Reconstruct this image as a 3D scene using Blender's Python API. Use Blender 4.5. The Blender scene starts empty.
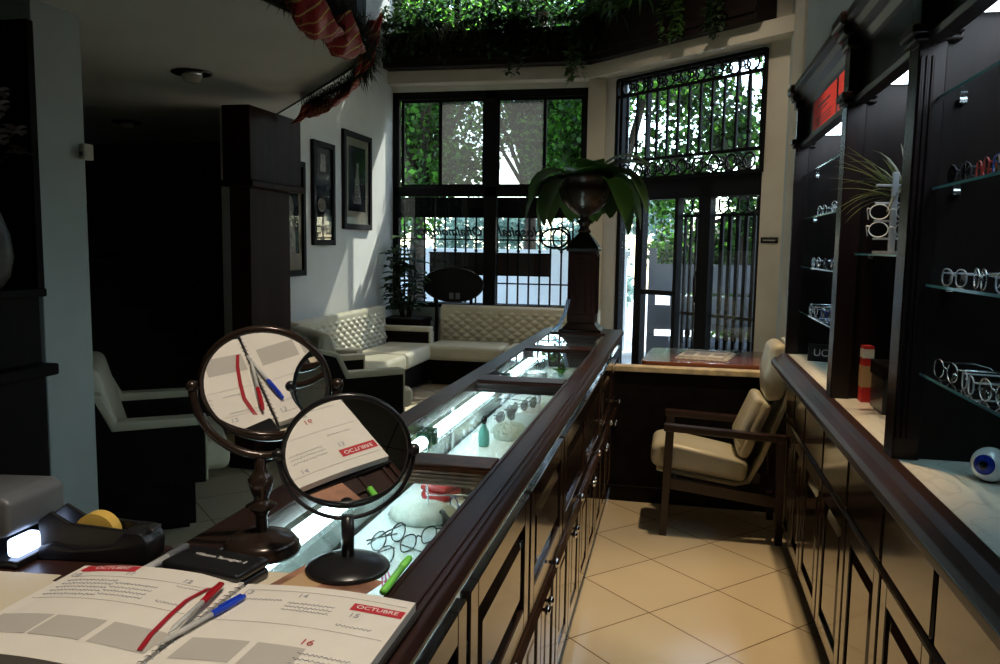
import bpy, math, random
from mathutils import Vector, Matrix, Quaternion
R = math.radians
PI = math.pi
sc = bpy.context.scene
col = sc.collection

# ------------------------------------------------------------------ camera
cam_d = bpy.data.cameras.new('camera')
cam = bpy.data.objects.new('camera', cam_d)
col.objects.link(cam)
fw = Vector((-0.2128, 0.9713, -0.1063)).normalized()
rt = Vector((0.976, 0.2163, 0.0145)); rt = (rt - fw * rt.dot(fw)).normalized()
up = rt.cross(fw)
cam.matrix_world = Matrix(((rt.x, up.x, -fw.x, 0), (rt.y, up.y, -fw.y, 0), (rt.z, up.z, -fw.z, 1.448), (0, 0, 0, 1)))
cam_d.sensor_width = 36
cam_d.lens = 805.64 / 1000 * 36
cam_d.clip_start = 0.02
sc.camera = cam

# ------------------------------------------------------------------ sky, sun, exposure
w = bpy.data.worlds.new('sky'); sc.world = w
w.use_nodes = True
nt = w.node_tree
bg = nt.nodes['Background']
sky = nt.nodes.new('ShaderNodeTexSky')
sky.sky_type = 'NISHITA'
sky.sun_disc = False
sky.sun_elevation = R(50)
sky.sun_rotation = R(25)
nt.links.new(sky.outputs[0], bg.inputs[0])
bg.inputs[1].default_value = 1.15
sun_d = bpy.data.lights.new('sun', 'SUN'); sun_d.energy = 10.0; sun_d.angle = R(0.6); sun_d.color = (1, .95, .86)
sun = bpy.data.objects.new('sun', sun_d); col.objects.link(sun)
sun.rotation_euler = Vector((-0.27, -0.62, -0.73)).to_track_quat('-Z', 'Y').to_euler()
sc.view_settings.view_transform = 'Standard'
sc.view_settings.look = 'None'
sc.view_settings.gamma = 1
sc.view_settings.use_curve_mapping = False
sc.view_settings.exposure = 0.0
sc.cycles.max_bounces = 8
sc.cycles.transparent_max_bounces = 24


def spot(name, loc, target, power, size, colr, blend=.5, rad=.05):
    d = bpy.data.lights.new(name, 'SPOT'); d.energy = power; d.spot_size = R(size); d.spot_blend = blend
    d.shadow_soft_size = rad; d.color = colr
    o = bpy.data.objects.new(name, d); col.objects.link(o); o.location = loc
    o.rotation_euler = (Vector(target) - Vector(loc)).to_track_quat('-Z', 'Y').to_euler()
    return o


WARM = (1.0, .72, .42)
spot('ceiling_spot_chair', (.34, 3.95, 3.9), (.22, 4.0, 0), 260, 42, WARM, .5, .05)
spot('ceiling_spot_aisle', (.16, 2.4, 4.2), (.1, 2.6, 0), 330, 40, WARM, .6, .06)
spot('ceiling_spot_desk', (-.15, .55, 3.0), (-.5, .85, .97), 125, 42, (1, .86, .70), .6, .06)
spot('ceiling_spot_shelf', (.45, 2.35, 3.1), (.66, 2.45, .96), 45, 26, WARM, .7, .04)
spot('notice_fill_spot', (-1.0, 3.3, 3.9), (.55, 3.35, 2.03), 150, 13, (1, .9, .8), .4, .05)  # added narrow lamp, only there to brighten the red notices
spot('entrance_fill_spot', (-.2, 4.9, 4.8), (.1, 8.2, 1.7), 150, 48, (1, .86, .66), .8, .12)  # added fill lamp that lifts the dim entrance column and hall
spot('ceiling_spot_lounge', (-1.5, 6.6, 4.6), (-1.6, 7.0, 0), 60, 70, (1, .8, .55), .8, .08)

# ------------------------------------------------------------------ materials
MAT = {}


def rgb(h):  # sRGB 0-255 triple to linear
    return tuple(((c / 255) / 12.92 if c / 255 <= .04045 else ((c / 255 + .055) / 1.055) ** 2.4) for c in h)


def mat(name, c, rough=.5, metal=0., var=.0, vscale=8., bump=0., bscale=60., spec=.5, coat=0., emit=None, es=0., trans=0., stretch=None, sub=0.):
    m = bpy.data.materials.new(name); m.use_nodes = True
    t = m.node_tree; p = t.nodes['Principled BSDF']
    p.inputs['Base Color'].default_value = (*c, 1); p.inputs['Roughness'].default_value = rough
    p.inputs['Metallic'].default_value = metal; p.inputs['Specular IOR Level'].default_value = spec
    p.inputs['Coat Weight'].default_value = coat; p.inputs['Coat Roughness'].default_value = .08
    if emit:
        p.inputs['Emission Color'].default_value = (*emit, 1); p.inputs['Emission Strength'].default_value = es
    tc = t.nodes.new('ShaderNodeTexCoord')
    src = tc.outputs['Object']
    if stretch:
        mp = t.nodes.new('ShaderNodeMapping'); mp.inputs['Scale'].default_value = stretch
        t.links.new(src, mp.inputs[0]); src = mp.outputs[0]
    if var:
        n = t.nodes.new('ShaderNodeTexNoise'); n.inputs['Scale'].default_value = vscale; n.inputs['Detail'].default_value = 5
        t.links.new(src, n.inputs['Vector'])
        r = t.nodes.new('ShaderNodeMapRange'); r.inputs[1].default_value = .3; r.inputs[2].default_value = .7
        r.inputs[3].default_value = 1 - var; r.inputs[4].default_value = 1 + var
        t.links.new(n.outputs['Fac'], r.inputs[0])
        mx = t.nodes.new('ShaderNodeMix'); mx.data_type = 'RGBA'; mx.blend_type = 'MULTIPLY'; mx.inputs[0].default_value = 1
        mx.inputs[6].default_value = (*c, 1); t.links.new(r.outputs[0], mx.inputs[7])
        t.links.new(mx.outputs[2], p.inputs['Base Color'])
    if bump:
        n2 = t.nodes.new('ShaderNodeTexNoise'); n2.inputs['Scale'].default_value = bscale; n2.inputs['Detail'].default_value = 4
        t.links.new(src, n2.inputs['Vector'])
        b = t.nodes.new('ShaderNodeBump'); b.inputs['Strength'].default_value = bump; b.inputs['Distance'].default_value = .01
        t.links.new(n2.outputs['Fac'], b.inputs['Height']); t.links.new(b.outputs[0], p.inputs['Normal'])
    MAT[name] = m
    return m


def glass_mat(name, tint=(1, 1, 1), refl=1.0, ior=1.45, rough=0.0):
    """clear sheet: straight-through light plus a fresnel reflection"""
    m = bpy.data.materials.new(name); m.use_nodes = True; t = m.node_tree
    for n in list(t.nodes): t.nodes.remove(n)
    o = t.nodes.new('ShaderNodeOutputMaterial'); mx = t.nodes.new('ShaderNodeMixShader')
    tr = t.nodes.new('ShaderNodeBsdfTransparent'); tr.inputs[0].default_value = (*tint, 1)
    gl = t.nodes.new('ShaderNodeBsdfGlossy'); gl.inputs['Roughness'].default_value = rough; gl.inputs[0].default_value = (refl, refl, refl, 1)
    fr = t.nodes.new('ShaderNodeFresnel'); ge = t.nodes.new('ShaderNodeNewGeometry'); mr = t.nodes.new('ShaderNodeMapRange')
    mr.inputs[3].default_value = ior; mr.inputs[4].default_value = 1 / ior   # same reflectance on either face of the sheet
    t.links.new(ge.outputs['Backfacing'], mr.inputs[0]); t.links.new(mr.outputs[0], fr.inputs[0])
    t.links.new(fr.outputs[0], mx.inputs[0]); t.links.new(tr.outputs[0], mx.inputs[1]); t.links.new(gl.outputs[0], mx.inputs[2])
    t.links.new(mx.outputs[0], o.inputs[0])
    MAT[name] = m
    return m


def leaf_mat(name, c, tc_, rough=.45, trans=.5, var=.35, pw=0):
    m = bpy.data.materials.new(name); m.use_nodes = True; t = m.node_tree
    p = t.nodes['Principled BSDF']; p.inputs['Roughness'].default_value = rough
    o = t.nodes['Material Output']
    tr = t.nodes.new('ShaderNodeBsdfTranslucent'); mx = t.nodes.new('ShaderNodeMixShader'); mx.inputs[0].default_value = trans
    g = t.nodes.new('ShaderNodeNewGeometry'); hs = t.nodes.new('ShaderNodeHueSaturation'); hs2 = t.nodes.new('ShaderNodeHueSaturation')
    r = t.nodes.new('ShaderNodeMapRange'); r.inputs[3].default_value = 1 - var; r.inputs[4].default_value = 1 + var
    t.links.new(g.outputs['Random Per Island'], r.inputs[0])
    src = r.outputs[0]
    if pw:  # few leaves far brighter: sunlit highlights put into the leaf colour
        mt = t.nodes.new('ShaderNodeMath'); mt.operation = 'POWER'; mt.inputs[1].default_value = pw
        t.links.new(g.outputs['Random Per Island'], mt.inputs[0]); t.links.new(mt.outputs[0], r.inputs[0]); r.inputs[3].default_value = .35; r.inputs[4].default_value = var
    for h, cc in ((hs, c), (hs2, tc_)):
        h.inputs['Color'].default_value = (*cc, 1); t.links.new(src, h.inputs['Value'])
    t.links.new(hs.outputs[0], p.inputs['Base Color']); t.links.new(hs2.outputs[0], tr.inputs[0])
    t.links.new(p.outputs[0], mx.inputs[1]); t.links.new(tr.outputs[0], mx.inputs[2]); t.links.new(mx.outputs[0], o.inputs[0])
    MAT[name] = m
    return m


def tile_mat():
    m = mat('cream_floor_tile', (.52, .42, .28), rough=.16, spec=.45)
    t = m.node_tree; p = t.nodes['Principled BSDF']
    tc = t.nodes.new('ShaderNodeTexCoord'); mp = t.nodes.new('ShaderNodeMapping'); mp.vector_type = 'TEXTURE'
    mp.inputs['Location'].default_value = (-.071, 3.707, 0); mp.inputs['Rotation'].default_value = (0, 0, R(-44.1))
    b = t.nodes.new('ShaderNodeTexBrick'); b.offset = 0; b.squash = 1
    b.inputs['Scale'].default_value = 1; b.inputs['Brick Width'].default_value = .4; b.inputs['Row Height'].default_value = .4
    b.inputs['Mortar Size'].default_value = .0028; b.inputs['Mortar Smooth'].default_value = .2
    b.inputs['Color1'].default_value = (.53, .455, .325, 1); b.inputs['Color2'].default_value = (.49, .425, .305, 1)
    b.inputs['Mortar'].default_value = (.13, .09, .045, 1)
    n = t.nodes.new('ShaderNodeTexNoise'); n.inputs['Scale'].default_value = 2.2; n.inputs['Detail'].default_value = 6
    r = t.nodes.new('ShaderNodeMapRange'); r.inputs[3].default_value = .9; r.inputs[4].default_value = 1.1
    mx = t.nodes.new('ShaderNodeMix'); mx.data_type = 'RGBA'; mx.blend_type = 'MULTIPLY'; mx.inputs[0].default_value = 1
    t.links.new(tc.outputs['Object'], mp.inputs[0]); t.links.new(mp.outputs[0], b.inputs[0]); t.links.new(tc.outputs['Object'], n.inputs[0])
    t.links.new(n.outputs[0], r.inputs[0]); t.links.new(b.outputs[0], mx.inputs[6]); t.links.new(r.outputs[0], mx.inputs[7])
    t.links.new(mx.outputs[2], p.inputs['Base Color'])
    bp = t.nodes.new('ShaderNodeBump'); bp.inputs['Strength'].default_value = .25; bp.inputs['Distance'].default_value = .004; bp.invert = True
    t.links.new(b.outputs['Fac'], bp.inputs['Height']); t.links.new(bp.outputs[0], p.inputs['Normal'])
    return m


def marble_mat():
    m = mat('cream_marble', (.75, .72, .62), rough=.18)
    t = m.node_tree; p = t.nodes['Principled BSDF']
    tc = t.nodes.new('ShaderNodeTexCoord'); n = t.nodes.new('ShaderNodeTexNoise')
    n.inputs['Scale'].default_value = 3.5; n.inputs['Detail'].default_value = 9; n.inputs['Distortion'].default_value = 1.6
    cr = t.nodes.new('ShaderNodeValToRGB')
    e = cr.color_ramp.elements
    e[0].position = .47; e[0].color = (.74, .71, .62, 1); e[1].position = .53; e[1].color = (.74, .71, .62, 1)
    k = e.new(.5); k.color = (.64, .61, .53, 1)
    t.links.new(tc.outputs['Object'], n.inputs[0]); t.links.new(n.outputs[0], cr.inputs[0]); t.links.new(cr.outputs[0], p.inputs['Base Color'])
    return m


tile_mat(); marble_mat()
mat('dark_wood', (.011, .0075, .007), rough=.28, var=.4, vscale=14, coat=.0, spec=.16, stretch=(1, 1, .12))
mat('door_wood', (.034, .017, .011), rough=.16, var=.35, vscale=14, coat=.7, stretch=(1, 1, .1))
mat('top_wood', (.027, .011, .0075), rough=.36, var=.4, vscale=12, coat=.0, spec=.35, stretch=(1, .12, 1))
mat('matte_dark_wood', (.009, .007, .006), rough=.6, var=.3, vscale=12, spec=.08)
mat('espresso_wood', (.028, .013, .010), rough=.32, var=.3, vscale=12, stretch=(1, 1, .15))
mat('planter_wood', (.012, .007, .006), rough=.5, var=.3, vscale=12, spec=.15, stretch=(.15, 1, 1))
mat('red_brown_wood', (.26, .075, .035), rough=.2, var=.25, vscale=10, coat=.4, stretch=(.15, 1, 1))
mat('post_wood', (.030, .012, .009), rough=.45, spec=.07, var=.35, vscale=14, stretch=(1, 1, .1))
mat('white_paint', (.60, .60, .56), rough=.7, var=.05, vscale=3, bump=.05, bscale=25)
mat('cream_paint', (.62, .57, .47), rough=.7, var=.06, vscale=3)
mat('grey_paint', (.50, .55, .54), rough=.65, var=.06, vscale=3, bump=.06, bscale=20)
mat('ceiling_paint', (.70, .68, .63), rough=.8, var=.05, vscale=2, bump=.08, bscale=10)
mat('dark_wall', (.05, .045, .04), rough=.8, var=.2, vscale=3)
mat('cream_leather', (.62, .58, .44), rough=.33, var=.06, vscale=6, bump=.12, bscale=45)
mat('cream_edge', (.70, .57, .34), rough=.5, var=.35, vscale=16)
mat('black_metal', (.007, .007, .008), rough=.55, spec=.12)
mat('black_iron', (.005, .005, .006), rough=.6, spec=.12)
mat('black_plastic', (.012, .012, .013), rough=.28)
mat('copper_wood', (.11, .045, .02), rough=.3, metal=.3, var=.5, vscale=40)
mat('pilaster_wood', (.014, .009, .009), rough=.25, var=.3, vscale=14, spec=.2, stretch=(1, 1, .12))
mat('frame_black', (.008, .008, .009), rough=.6, spec=.15)
mat('bronze_metal', (.035, .022, .016), rough=.24, metal=.35, spec=.6)
mat('gunmetal', (.015, .014, .014), rough=.16, metal=.2, spec=.7)
mat('mirror_silver', (.92, .92, .92), rough=.0, metal=1)
mat('steel', (.62, .64, .66), rough=.22, metal=1)
mat('chrome', (.8, .82, .85), rough=.1, metal=1)
mat('gold_metal', (.65, .42, .14), rough=.25, metal=1)
mat('paper', (.74, .70, .62), rough=.75, var=.03, vscale=20)
mat('cream_paper', (.66, .58, .42), rough=.75)
mat('grey_ink', (.47, .44, .39), rough=.8)
mat('pencil', (.36, .36, .40), rough=.8)
mat('black_ink', (.02, .02, .03), rough=.6)
mat('red_ink', (.45, .03, .035), rough=.6)
mat('red_print', (.50, .025, .035), rough=.55)
mat('white_print', (.8, .78, .74), rough=.6)
mat('blue_plastic', (.01, .05, .55), rough=.2)
mat('red_plastic', (.40, .01, .018), rough=.2)
mat('red_cloth', (.35, .012, .022), rough=.45)
mat('green_plastic', (.22, .75, .10), rough=.3)
mat('grey_plastic', (.11, .12, .13), rough=.4)
mat('clear_plastic', (.55, .55, .52), rough=.12, var=.2, vscale=30)
mat('yellow_tape', (.72, .48, .10), rough=.3)
mat('orange_red_paper', (.95, .055, .03), rough=.7, var=.06, vscale=20, emit=None)
mat('yellow_green', (.45, .42, .04), rough=.5)
mat('tube_glow', (.9, .95, 1), emit=(.74, .94, 1.0), es=13.0)
mat('panel_glow', (.9, .95, 1), emit=(.78, .90, 1.0), es=8.0)
mat('led_glow', (.7, .8, 1), emit=(.5, .65, 1.0), es=5.0)
mat('white_deck', (.80, .86, .84), rough=.45)
mat('plaster_shell', (.66, .70, .62), rough=.7, bump=.5, bscale=40)
mat('teal_glass', (.15, .45, .38), rough=.1)
mat('red_box', (.55, .03, .03), rough=.35)
mat('tan_card', (.50, .33, .17), rough=.6)
mat('photo_print', (.30, .15, .09), rough=.35, var=.7, vscale=16)
mat('white_lacquer', (.8, .8, .78), rough=.25)
mat('green_socket', (.01, .06, .04), rough=.3)
mat('cable_blue', (.35, .5, .75), rough=.25)
mat('vase_ceramic', (.10, .09, .08), rough=.4, var=.5, vscale=9)
mat('petal', (.20, .16, .17), rough=.7)
mat('soil', (.02, .014, .01), rough=.9)
mat('eye_white', (.78, .79, .78), rough=.06, coat=.5)
mat('iris_blue', (.01, .03, .30), rough=.08, var=.5, vscale=90)
mat('pupil', (.003, .003, .006), rough=.05)
mat('picture_dark', (.03, .035, .04), rough=.12, var=.8, vscale=7)
mat('picture_mat', (.42, .38, .30), rough=.15)
mat('picture_figure', (.30, .28, .25), rough=.2, var=.5, vscale=20)
mat('bark', (.045, .032, .022), rough=.9, var=.4, vscale=9, bump=.4, bscale=20)
mat('paving', (.50, .50, .48), rough=.8, var=.15, vscale=2)
mat('garden_wall', (.92, .93, .94), rough=.8, var=.06, vscale=1.5)
mat('fence_paint', (.075, .08, .09), rough=.6)
mat('hedge_soil', (.05, .04, .03), rough=.9)
mat('frame_smoke', (.05, .05, .06), rough=.15)
mat('frame_blue', (.03, .06, .25), rough=.15)
mat('frame_red', (.35, .04, .03), rough=.2)
mat('frame_pink', (.75, .08, .30), rough=.2)
mat('frame_clear', (.42, .46, .50), rough=.08, coat=.5)
mat('newsprint', (.62, .60, .57), rough=.8, var=.5, vscale=55)
mat('lamp_lens', (.55, .52, .46), rough=.1)
glass_mat('window_glass', (.93, .97, .97), .9)
def screen_mat():
    m = glass_mat('tinted_glass', (.62, .64, .62), 1.0); t = m.node_tree; o = [n for n in t.nodes if n.type == 'OUTPUT_MATERIAL'][0]
    old = o.inputs[0].links[0].from_socket; mx = t.nodes.new('ShaderNodeMixShader'); mx.inputs[0].default_value = .06
    df = t.nodes.new('ShaderNodeBsdfTranslucent'); df.inputs[0].default_value = (.42, .42, .40, 1)
    t.links.new(old, mx.inputs[1]); t.links.new(df.outputs[0], mx.inputs[2]); t.links.new(mx.outputs[0], o.inputs[0])


screen_mat()
glass_mat('counter_glass', (.90, .96, .95), 1.0)
glass_mat('shelf_glass', (.93, .975, .985), 1.0, 1.5)
glass_mat('lens_glass', (.86, .90, .92), 1.0)
glass_mat('picture_glass', (.95, .95, .95), .22)
glass_mat('smoke_lens', (.12, .12, .14), 1.0)
mat('glass_edge', (.10, .34, .38), rough=.1, coat=.5)
leaf_mat('tree_leaf', (.018, .040, .012), (.06, .17, .02), trans=.5, var=3.6, pw=3.0)
leaf_mat('bright_leaf', (.025, .055, .012), (.11, .30, .03), trans=.6, var=3.0, pw=2.5)
leaf_mat('haze_leaf', (.22, .34, .32), (.30, .45, .40), trans=.5, var=.5)  # bluish haze over the shrubs is put into this leaf colour
leaf_mat('house_leaf', (.055, .11, .028), (.12, .28, .05), rough=.35, trans=.3)
leaf_mat('dark_leaf', (.022, .045, .018), (.05, .12, .03), rough=.4, trans=.3)
leaf_mat('needle', (.012, .03, .014), (.02, .05, .02), rough=.6, trans=.2)
leaf_mat('olive_leaf', (.07, .075, .03), (.10, .12, .04), rough=.5, trans=.3)


def ribbon_mat():
    m = mat('red_ribbon', (.40, .012, .022), rough=.4)
    t = m.node_tree; p = t.nodes['Principled BSDF']
    uv = t.nodes.new('ShaderNodeUVMap')
    wv = t.nodes.new('ShaderNodeTexWave'); wv.wave_type = 'BANDS'; wv.bands_direction = 'X'; wv.inputs['Scale'].default_value = 1.3
    wv.inputs['Distortion'].default_value = .6
    cr = t.nodes.new('ShaderNodeValToRGB'); e = cr.color_ramp.elements
    e[0].position = .93; e[0].color = (0, 0, 0, 1); e[1].position = .97; e[1].color = (1, 1, 1, 1)
    mx = t.nodes.new('ShaderNodeMix'); mx.data_type = 'RGBA'
    mx.inputs[6].default_value = (.42, .010, .022, 1); mx.inputs[7].default_value = (.75, .50, .14, 1)
    t.links.new(uv.outputs[0], wv.inputs[0]); t.links.new(wv.outputs['Fac'], cr.inputs[0]); t.links.new(cr.outputs[0], mx.inputs[0])
    t.links.new(mx.outputs[2], p.inputs['Base Color'])
    return m


ribbon_mat()


# ------------------------------------------------------------------ mesh builder
class MB:
    def __init__(self):
        self.v = []; self.f = []; self.uv = None

    def add(self, vs, fs):
        o = len(self.v); self.v += [tuple(x) for x in vs]; self.f += [tuple(i + o for i in f) for f in fs]
        return self

    def box(self, x0, x1, y0, y1, z0, z1, M=None):
        vs = [Vector(p) for p in ((x0, y0, z0), (x1, y0, z0), (x1, y1, z0), (x0, y1, z0), (x0, y0, z1), (x1, y0, z1), (x1, y1, z1), (x0, y1, z1))]
        if M: vs = [M @ q for q in vs]
        return self.add(vs, [(0, 3, 2, 1), (4, 5, 6, 7), (0, 1, 5, 4), (1, 2, 6, 5), (2, 3, 7, 6), (3, 0, 4, 7)])

    def prism(self, poly, axis, a, b, M=None):
        """poly: 2-D points in the two other axes (in x,y,z order), swept along axis from a to b"""
        n = len(poly); vs = []
        for h in (a, b):
            for p in poly:
                q = {'x': (h, p[0], p[1]), 'y': (p[0], h, p[1]), 'z': (p[0], p[1], h)}[axis]
                vs.append(M @ Vector(q) if M else Vector(q))
        fs = [tuple(range(n - 1, -1, -1)), tuple(range(n, 2 * n))] + [(i, (i + 1) % n, n + (i + 1) % n, n + i) for i in range(n)]
        return self.add(vs, fs)

    def lathe(self, prof, n=32, c=(0, 0, 0), M=None):
        vs = []; fs = []
        for r, z in prof:
            for i in range(n):
                a = 2 * PI * i / n; q = Vector((r * math.cos(a), r * math.sin(a), z))
                vs.append((M @ q if M else q) + Vector(c))
        for k in range(len(prof) - 1):
            for i in range(n):
                j = (i + 1) % n; fs.append((k * n + i, k * n + j, (k + 1) * n + j, (k + 1) * n + i))
        fs.append(tuple(range(n - 1, -1, -1))); fs.append(tuple((len(prof) - 1) * n + i for i in range(n)))
        return self.add(vs, fs)

    def tube(self, path, r, n=8, closed=False):
        P = [Vector(p) for p in path]; m = len(P); vs = []; fs = []
        rr = r if isinstance(r, (list, tuple)) else [r] * m
        nrm = None
        for i in range(m):
            if closed: t = P[(i + 1) % m] - P[i - 1]
            else: t = P[min(i + 1, m - 1)] - P[max(i - 1, 0)]
            t.normalize()
            if nrm is None:
                nrm = t.orthogonal().normalized()
            else:
                nrm = nrm - t * nrm.dot(t)
                nrm = nrm.normalized() if nrm.length > 1e-6 else t.orthogonal().normalized()
            b = t.cross(nrm)
            for k in range(n):
                a = 2 * PI * k / n; vs.append(P[i] + (nrm * math.cos(a) + b * math.sin(a)) * rr[i])
        for i in range(m if closed else m - 1):
            j = (i + 1) % m
            for k in range(n):
                l = (k + 1) % n; fs.append((i * n + k, i * n + l, j * n + l, j * n + k))
        if not closed:
            fs.append(tuple(range(n - 1, -1, -1))); fs.append(tuple((m - 1) * n + k for k in range(n)))
        return self.add(vs, fs)

    def ball(self, c, r, n=16, m=10, sc_=(1, 1, 1), M=None):
        pr = [(max(1e-4, r * math.sin(PI * i / m)), -r * math.cos(PI * i / m)) for i in range(m + 1)]
        vs0 = len(self.v); self.lathe(pr, n)
        for i in range(vs0, len(self.v)):
            q = Vector([a * b for a, b in zip(self.v[i], sc_)])
            if M: q = M @ q
            self.v[i] = tuple(q + Vector(c))
        return self

    def leaf(self, base, d, length, width, droop=.5, segs=5, upv=Vector((0, 0, 1)), fold=.15, tip=1.0, wmax=.4):
        """a bending blade; droop is how far the direction turns downwards"""
        d = Vector(d).normalized(); p = Vector(base); side = d.cross(upv)
        side = side.normalized() if side.length > 1e-4 else Vector((1, 0, 0))
        vs = []; fs = []
        for i in range(segs + 1):
            u = i / segs
            wv = width * (math.sin(PI * min(1, (u / wmax) * .5)) if u < wmax else math.cos(PI * .5 * ((u - wmax) / (1 - wmax)) ** 1.2)) + .0004
            nn = side.cross(d).normalized()
            vs += [p - side * wv * .5 + nn * fold * wv, p, p + side * wv * .5 + nn * fold * wv]
            if i:
                a = 3 * (i - 1); b = 3 * i
                fs += [(a, a + 1, b + 1, b), (a + 1, a + 2, b + 2, b + 1)]
            p = p + d * (length / segs)
            d = (d + Vector((0, 0, -1)) * droop / segs).normalized()
        return self.add(vs, fs)

    def build(self, name, m, parent=None, smooth=False, bevel=0., seg=2, sub=0):
        me = bpy.data.meshes.new(name); me.from_pydata(self.v, [], self.f); me.update()
        if isinstance(m, str): m = MAT[m]
        me.materials.append(m)
        if smooth: me.shade_smooth()
        if self.uv:
            ul = me.uv_layers.new(name='UVMap')
            for lp in me.loops: ul.data[lp.index].uv = self.uv[lp.vertex_index]
        o = bpy.data.objects.new(name, me); col.objects.link(o)
        if parent: o.parent = parent
        if bevel:
            b = o.modifiers.new('bevel', 'BEVEL'); b.width = bevel; b.segments = seg; b.limit_method = 'ANGLE'
            if seg > 2: me.shade_smooth()
        if sub:
            s = o.modifiers.new('subdivision', 'SUBSURF'); s.levels = sub; s.render_levels = sub
        return o


def empty(name, loc=(0, 0, 0), rz=0., rot=None):
    o = bpy.data.objects.new(name, None); col.objects.link(o); o.location = loc
    o.rotation_euler = rot if rot else (0, 0, rz); o.empty_display_size = .05
    return o


def tag(o, label, cat, group=None, kind=None):
    o['label'] = label; o['category'] = cat
    if group: o['group'] = group
    if kind: o['kind'] = kind
    return o


def struct(o):
    o['kind'] = 'structure'; return o


def kids(o):
    return [c for c in bpy.data.objects if c.parent == o]


def copy_tree(o, parent=None, ch=None):
    c = o.copy(); col.objects.link(c)
    if parent: c.parent = parent
    for k in (CH.get(o.name) or kids(o)): copy_tree(k, c)
    return c


CH = {}


def box(name, m, x0, x1, y0, y1, z0, z1, parent=None, bevel=.003, seg=2):
    return MB().box(x0, x1, y0, y1, z0, z1).build(name, m, parent, bevel=bevel, seg=seg)


def text(name, s, size, m, loc, xdir, ydir, parent=None, extrude=.0004, shear=0., align='CENTER', bold=0.):
    """lettering as a thin mesh; xdir is the reading direction, ydir the up of the letters"""
    c = bpy.data.curves.new(name, 'FONT'); c.body = s; c.size = size; c.extrude = extrude; c.shear = shear; c.align_x = align; c.align_y = 'CENTER'; c.offset = bold
    o = bpy.data.objects.new(name + '_curve', c); col.objects.link(o)
    dg = bpy.context.evaluated_depsgraph_get()
    me = bpy.data.meshes.new_from_object(o.evaluated_get(dg)); bpy.data.objects.remove(o)
    me.name = name; me.materials.clear(); me.materials.append(MAT[m])
    t = bpy.data.objects.new(name, me); col.objects.link(t)
    X = Vector(xdir).normalized(); Y = Vector(ydir); Y = (Y - X * Y.dot(X)).normalized(); Z = X.cross(Y)
    t.matrix_world = Matrix(((X.x, Y.x, Z.x, loc[0]), (X.y, Y.y, Z.y, loc[1]), (X.z, Y.z, Z.z, loc[2]), (0, 0, 0, 1)))
    if parent: t.parent = parent
    return t


rnd = random.Random(7)

# ================================================================== SETTING
WX = -3.2      # left wall
WY = 8.8       # window wall
RX = .85       # right wall
struct(box('floor', 'cream_floor_tile', -6.6, 1.0, -2.6, 8.95, -.06, 0, bevel=0))
struct(box('ceiling', 'ceiling_paint', -6.6, 1.1, -2.6, 9.1, 5.0, 5.1, bevel=0))
struct(box('wall_left', 'white_paint', WX - .12, WX, 5.45, 8.95, 0, 5.0, bevel=0))
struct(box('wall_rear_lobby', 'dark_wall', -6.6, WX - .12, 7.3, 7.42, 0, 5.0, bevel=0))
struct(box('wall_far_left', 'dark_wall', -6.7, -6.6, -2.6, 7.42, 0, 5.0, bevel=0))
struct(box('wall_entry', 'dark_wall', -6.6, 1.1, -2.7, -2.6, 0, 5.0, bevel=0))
struct(box('wall_right', 'grey_paint', RX, RX + .14, -2.6, 7.4, 0, 5.0, bevel=0))
# corner pilaster strip on the right wall
struct(box('trim_1', 'cream_paint', RX - .02, RX, 6.4, 6.95, 0, 5.0, bevel=.004))

# window wall: sill, right pier, head, clerestory
struct(box('wall_back_sill', 'white_paint', WX, -.99, WY, WY + .15, 0, .74, bevel=0))
struct(box('wall_back_pier', 'cream_paint', -.99, -.80, WY - .12, WY + .15, 0, 5.0, bevel=.004))
struct(box('wall_back_head', 'white_paint', WX, -.99, WY, WY + .15, 3.14, 3.72, bevel=0))
struct(box('wall_back_top', 'white_paint', WX, -.99, WY, WY + .15, 4.6, 5.0, bevel=0))
struct(box('beam_back', 'cream_paint', WX, -.80, 8.62, WY, 3.2, 3.334, bevel=.006))

# angled entrance wall
C0 = Vector((-.83, 8.75, 0)); E0 = Vector((.85, 7.28, 0))
AD = (E0 - C0).normalized(); AN = Vector((-AD.y, AD.x, 0))   # AN points outdoors
AL = (E0 - C0).length
AM = Matrix(((AD.x, AN.x, 0, C0.x), (AD.y, AN.y, 0, C0.y), (0, 0, 1, 0), (0, 0, 0, 1)))


def A(u, v, z): return AM @ Vector((u, v, z))


struct(MB().box(-.02, .225, 0, .16, 0, 5.0, AM).build('wall_entrance_pier', 'white_paint'))
struct(MB().box(2.01, AL + .1, 0, .16, 0, 5.0, AM).build('wall_entrance_column', 'cream_paint'))
struct(MB().box(.2, 2.05, 0, .16, 3.17, 5.0, AM).build('wall_entrance_head', 'white_paint'))
struct(MB().box(.0, AL + .17, -.19, 0, 3.2, 3.334, AM).build('beam_entrance', 'cream_paint'))

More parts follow.
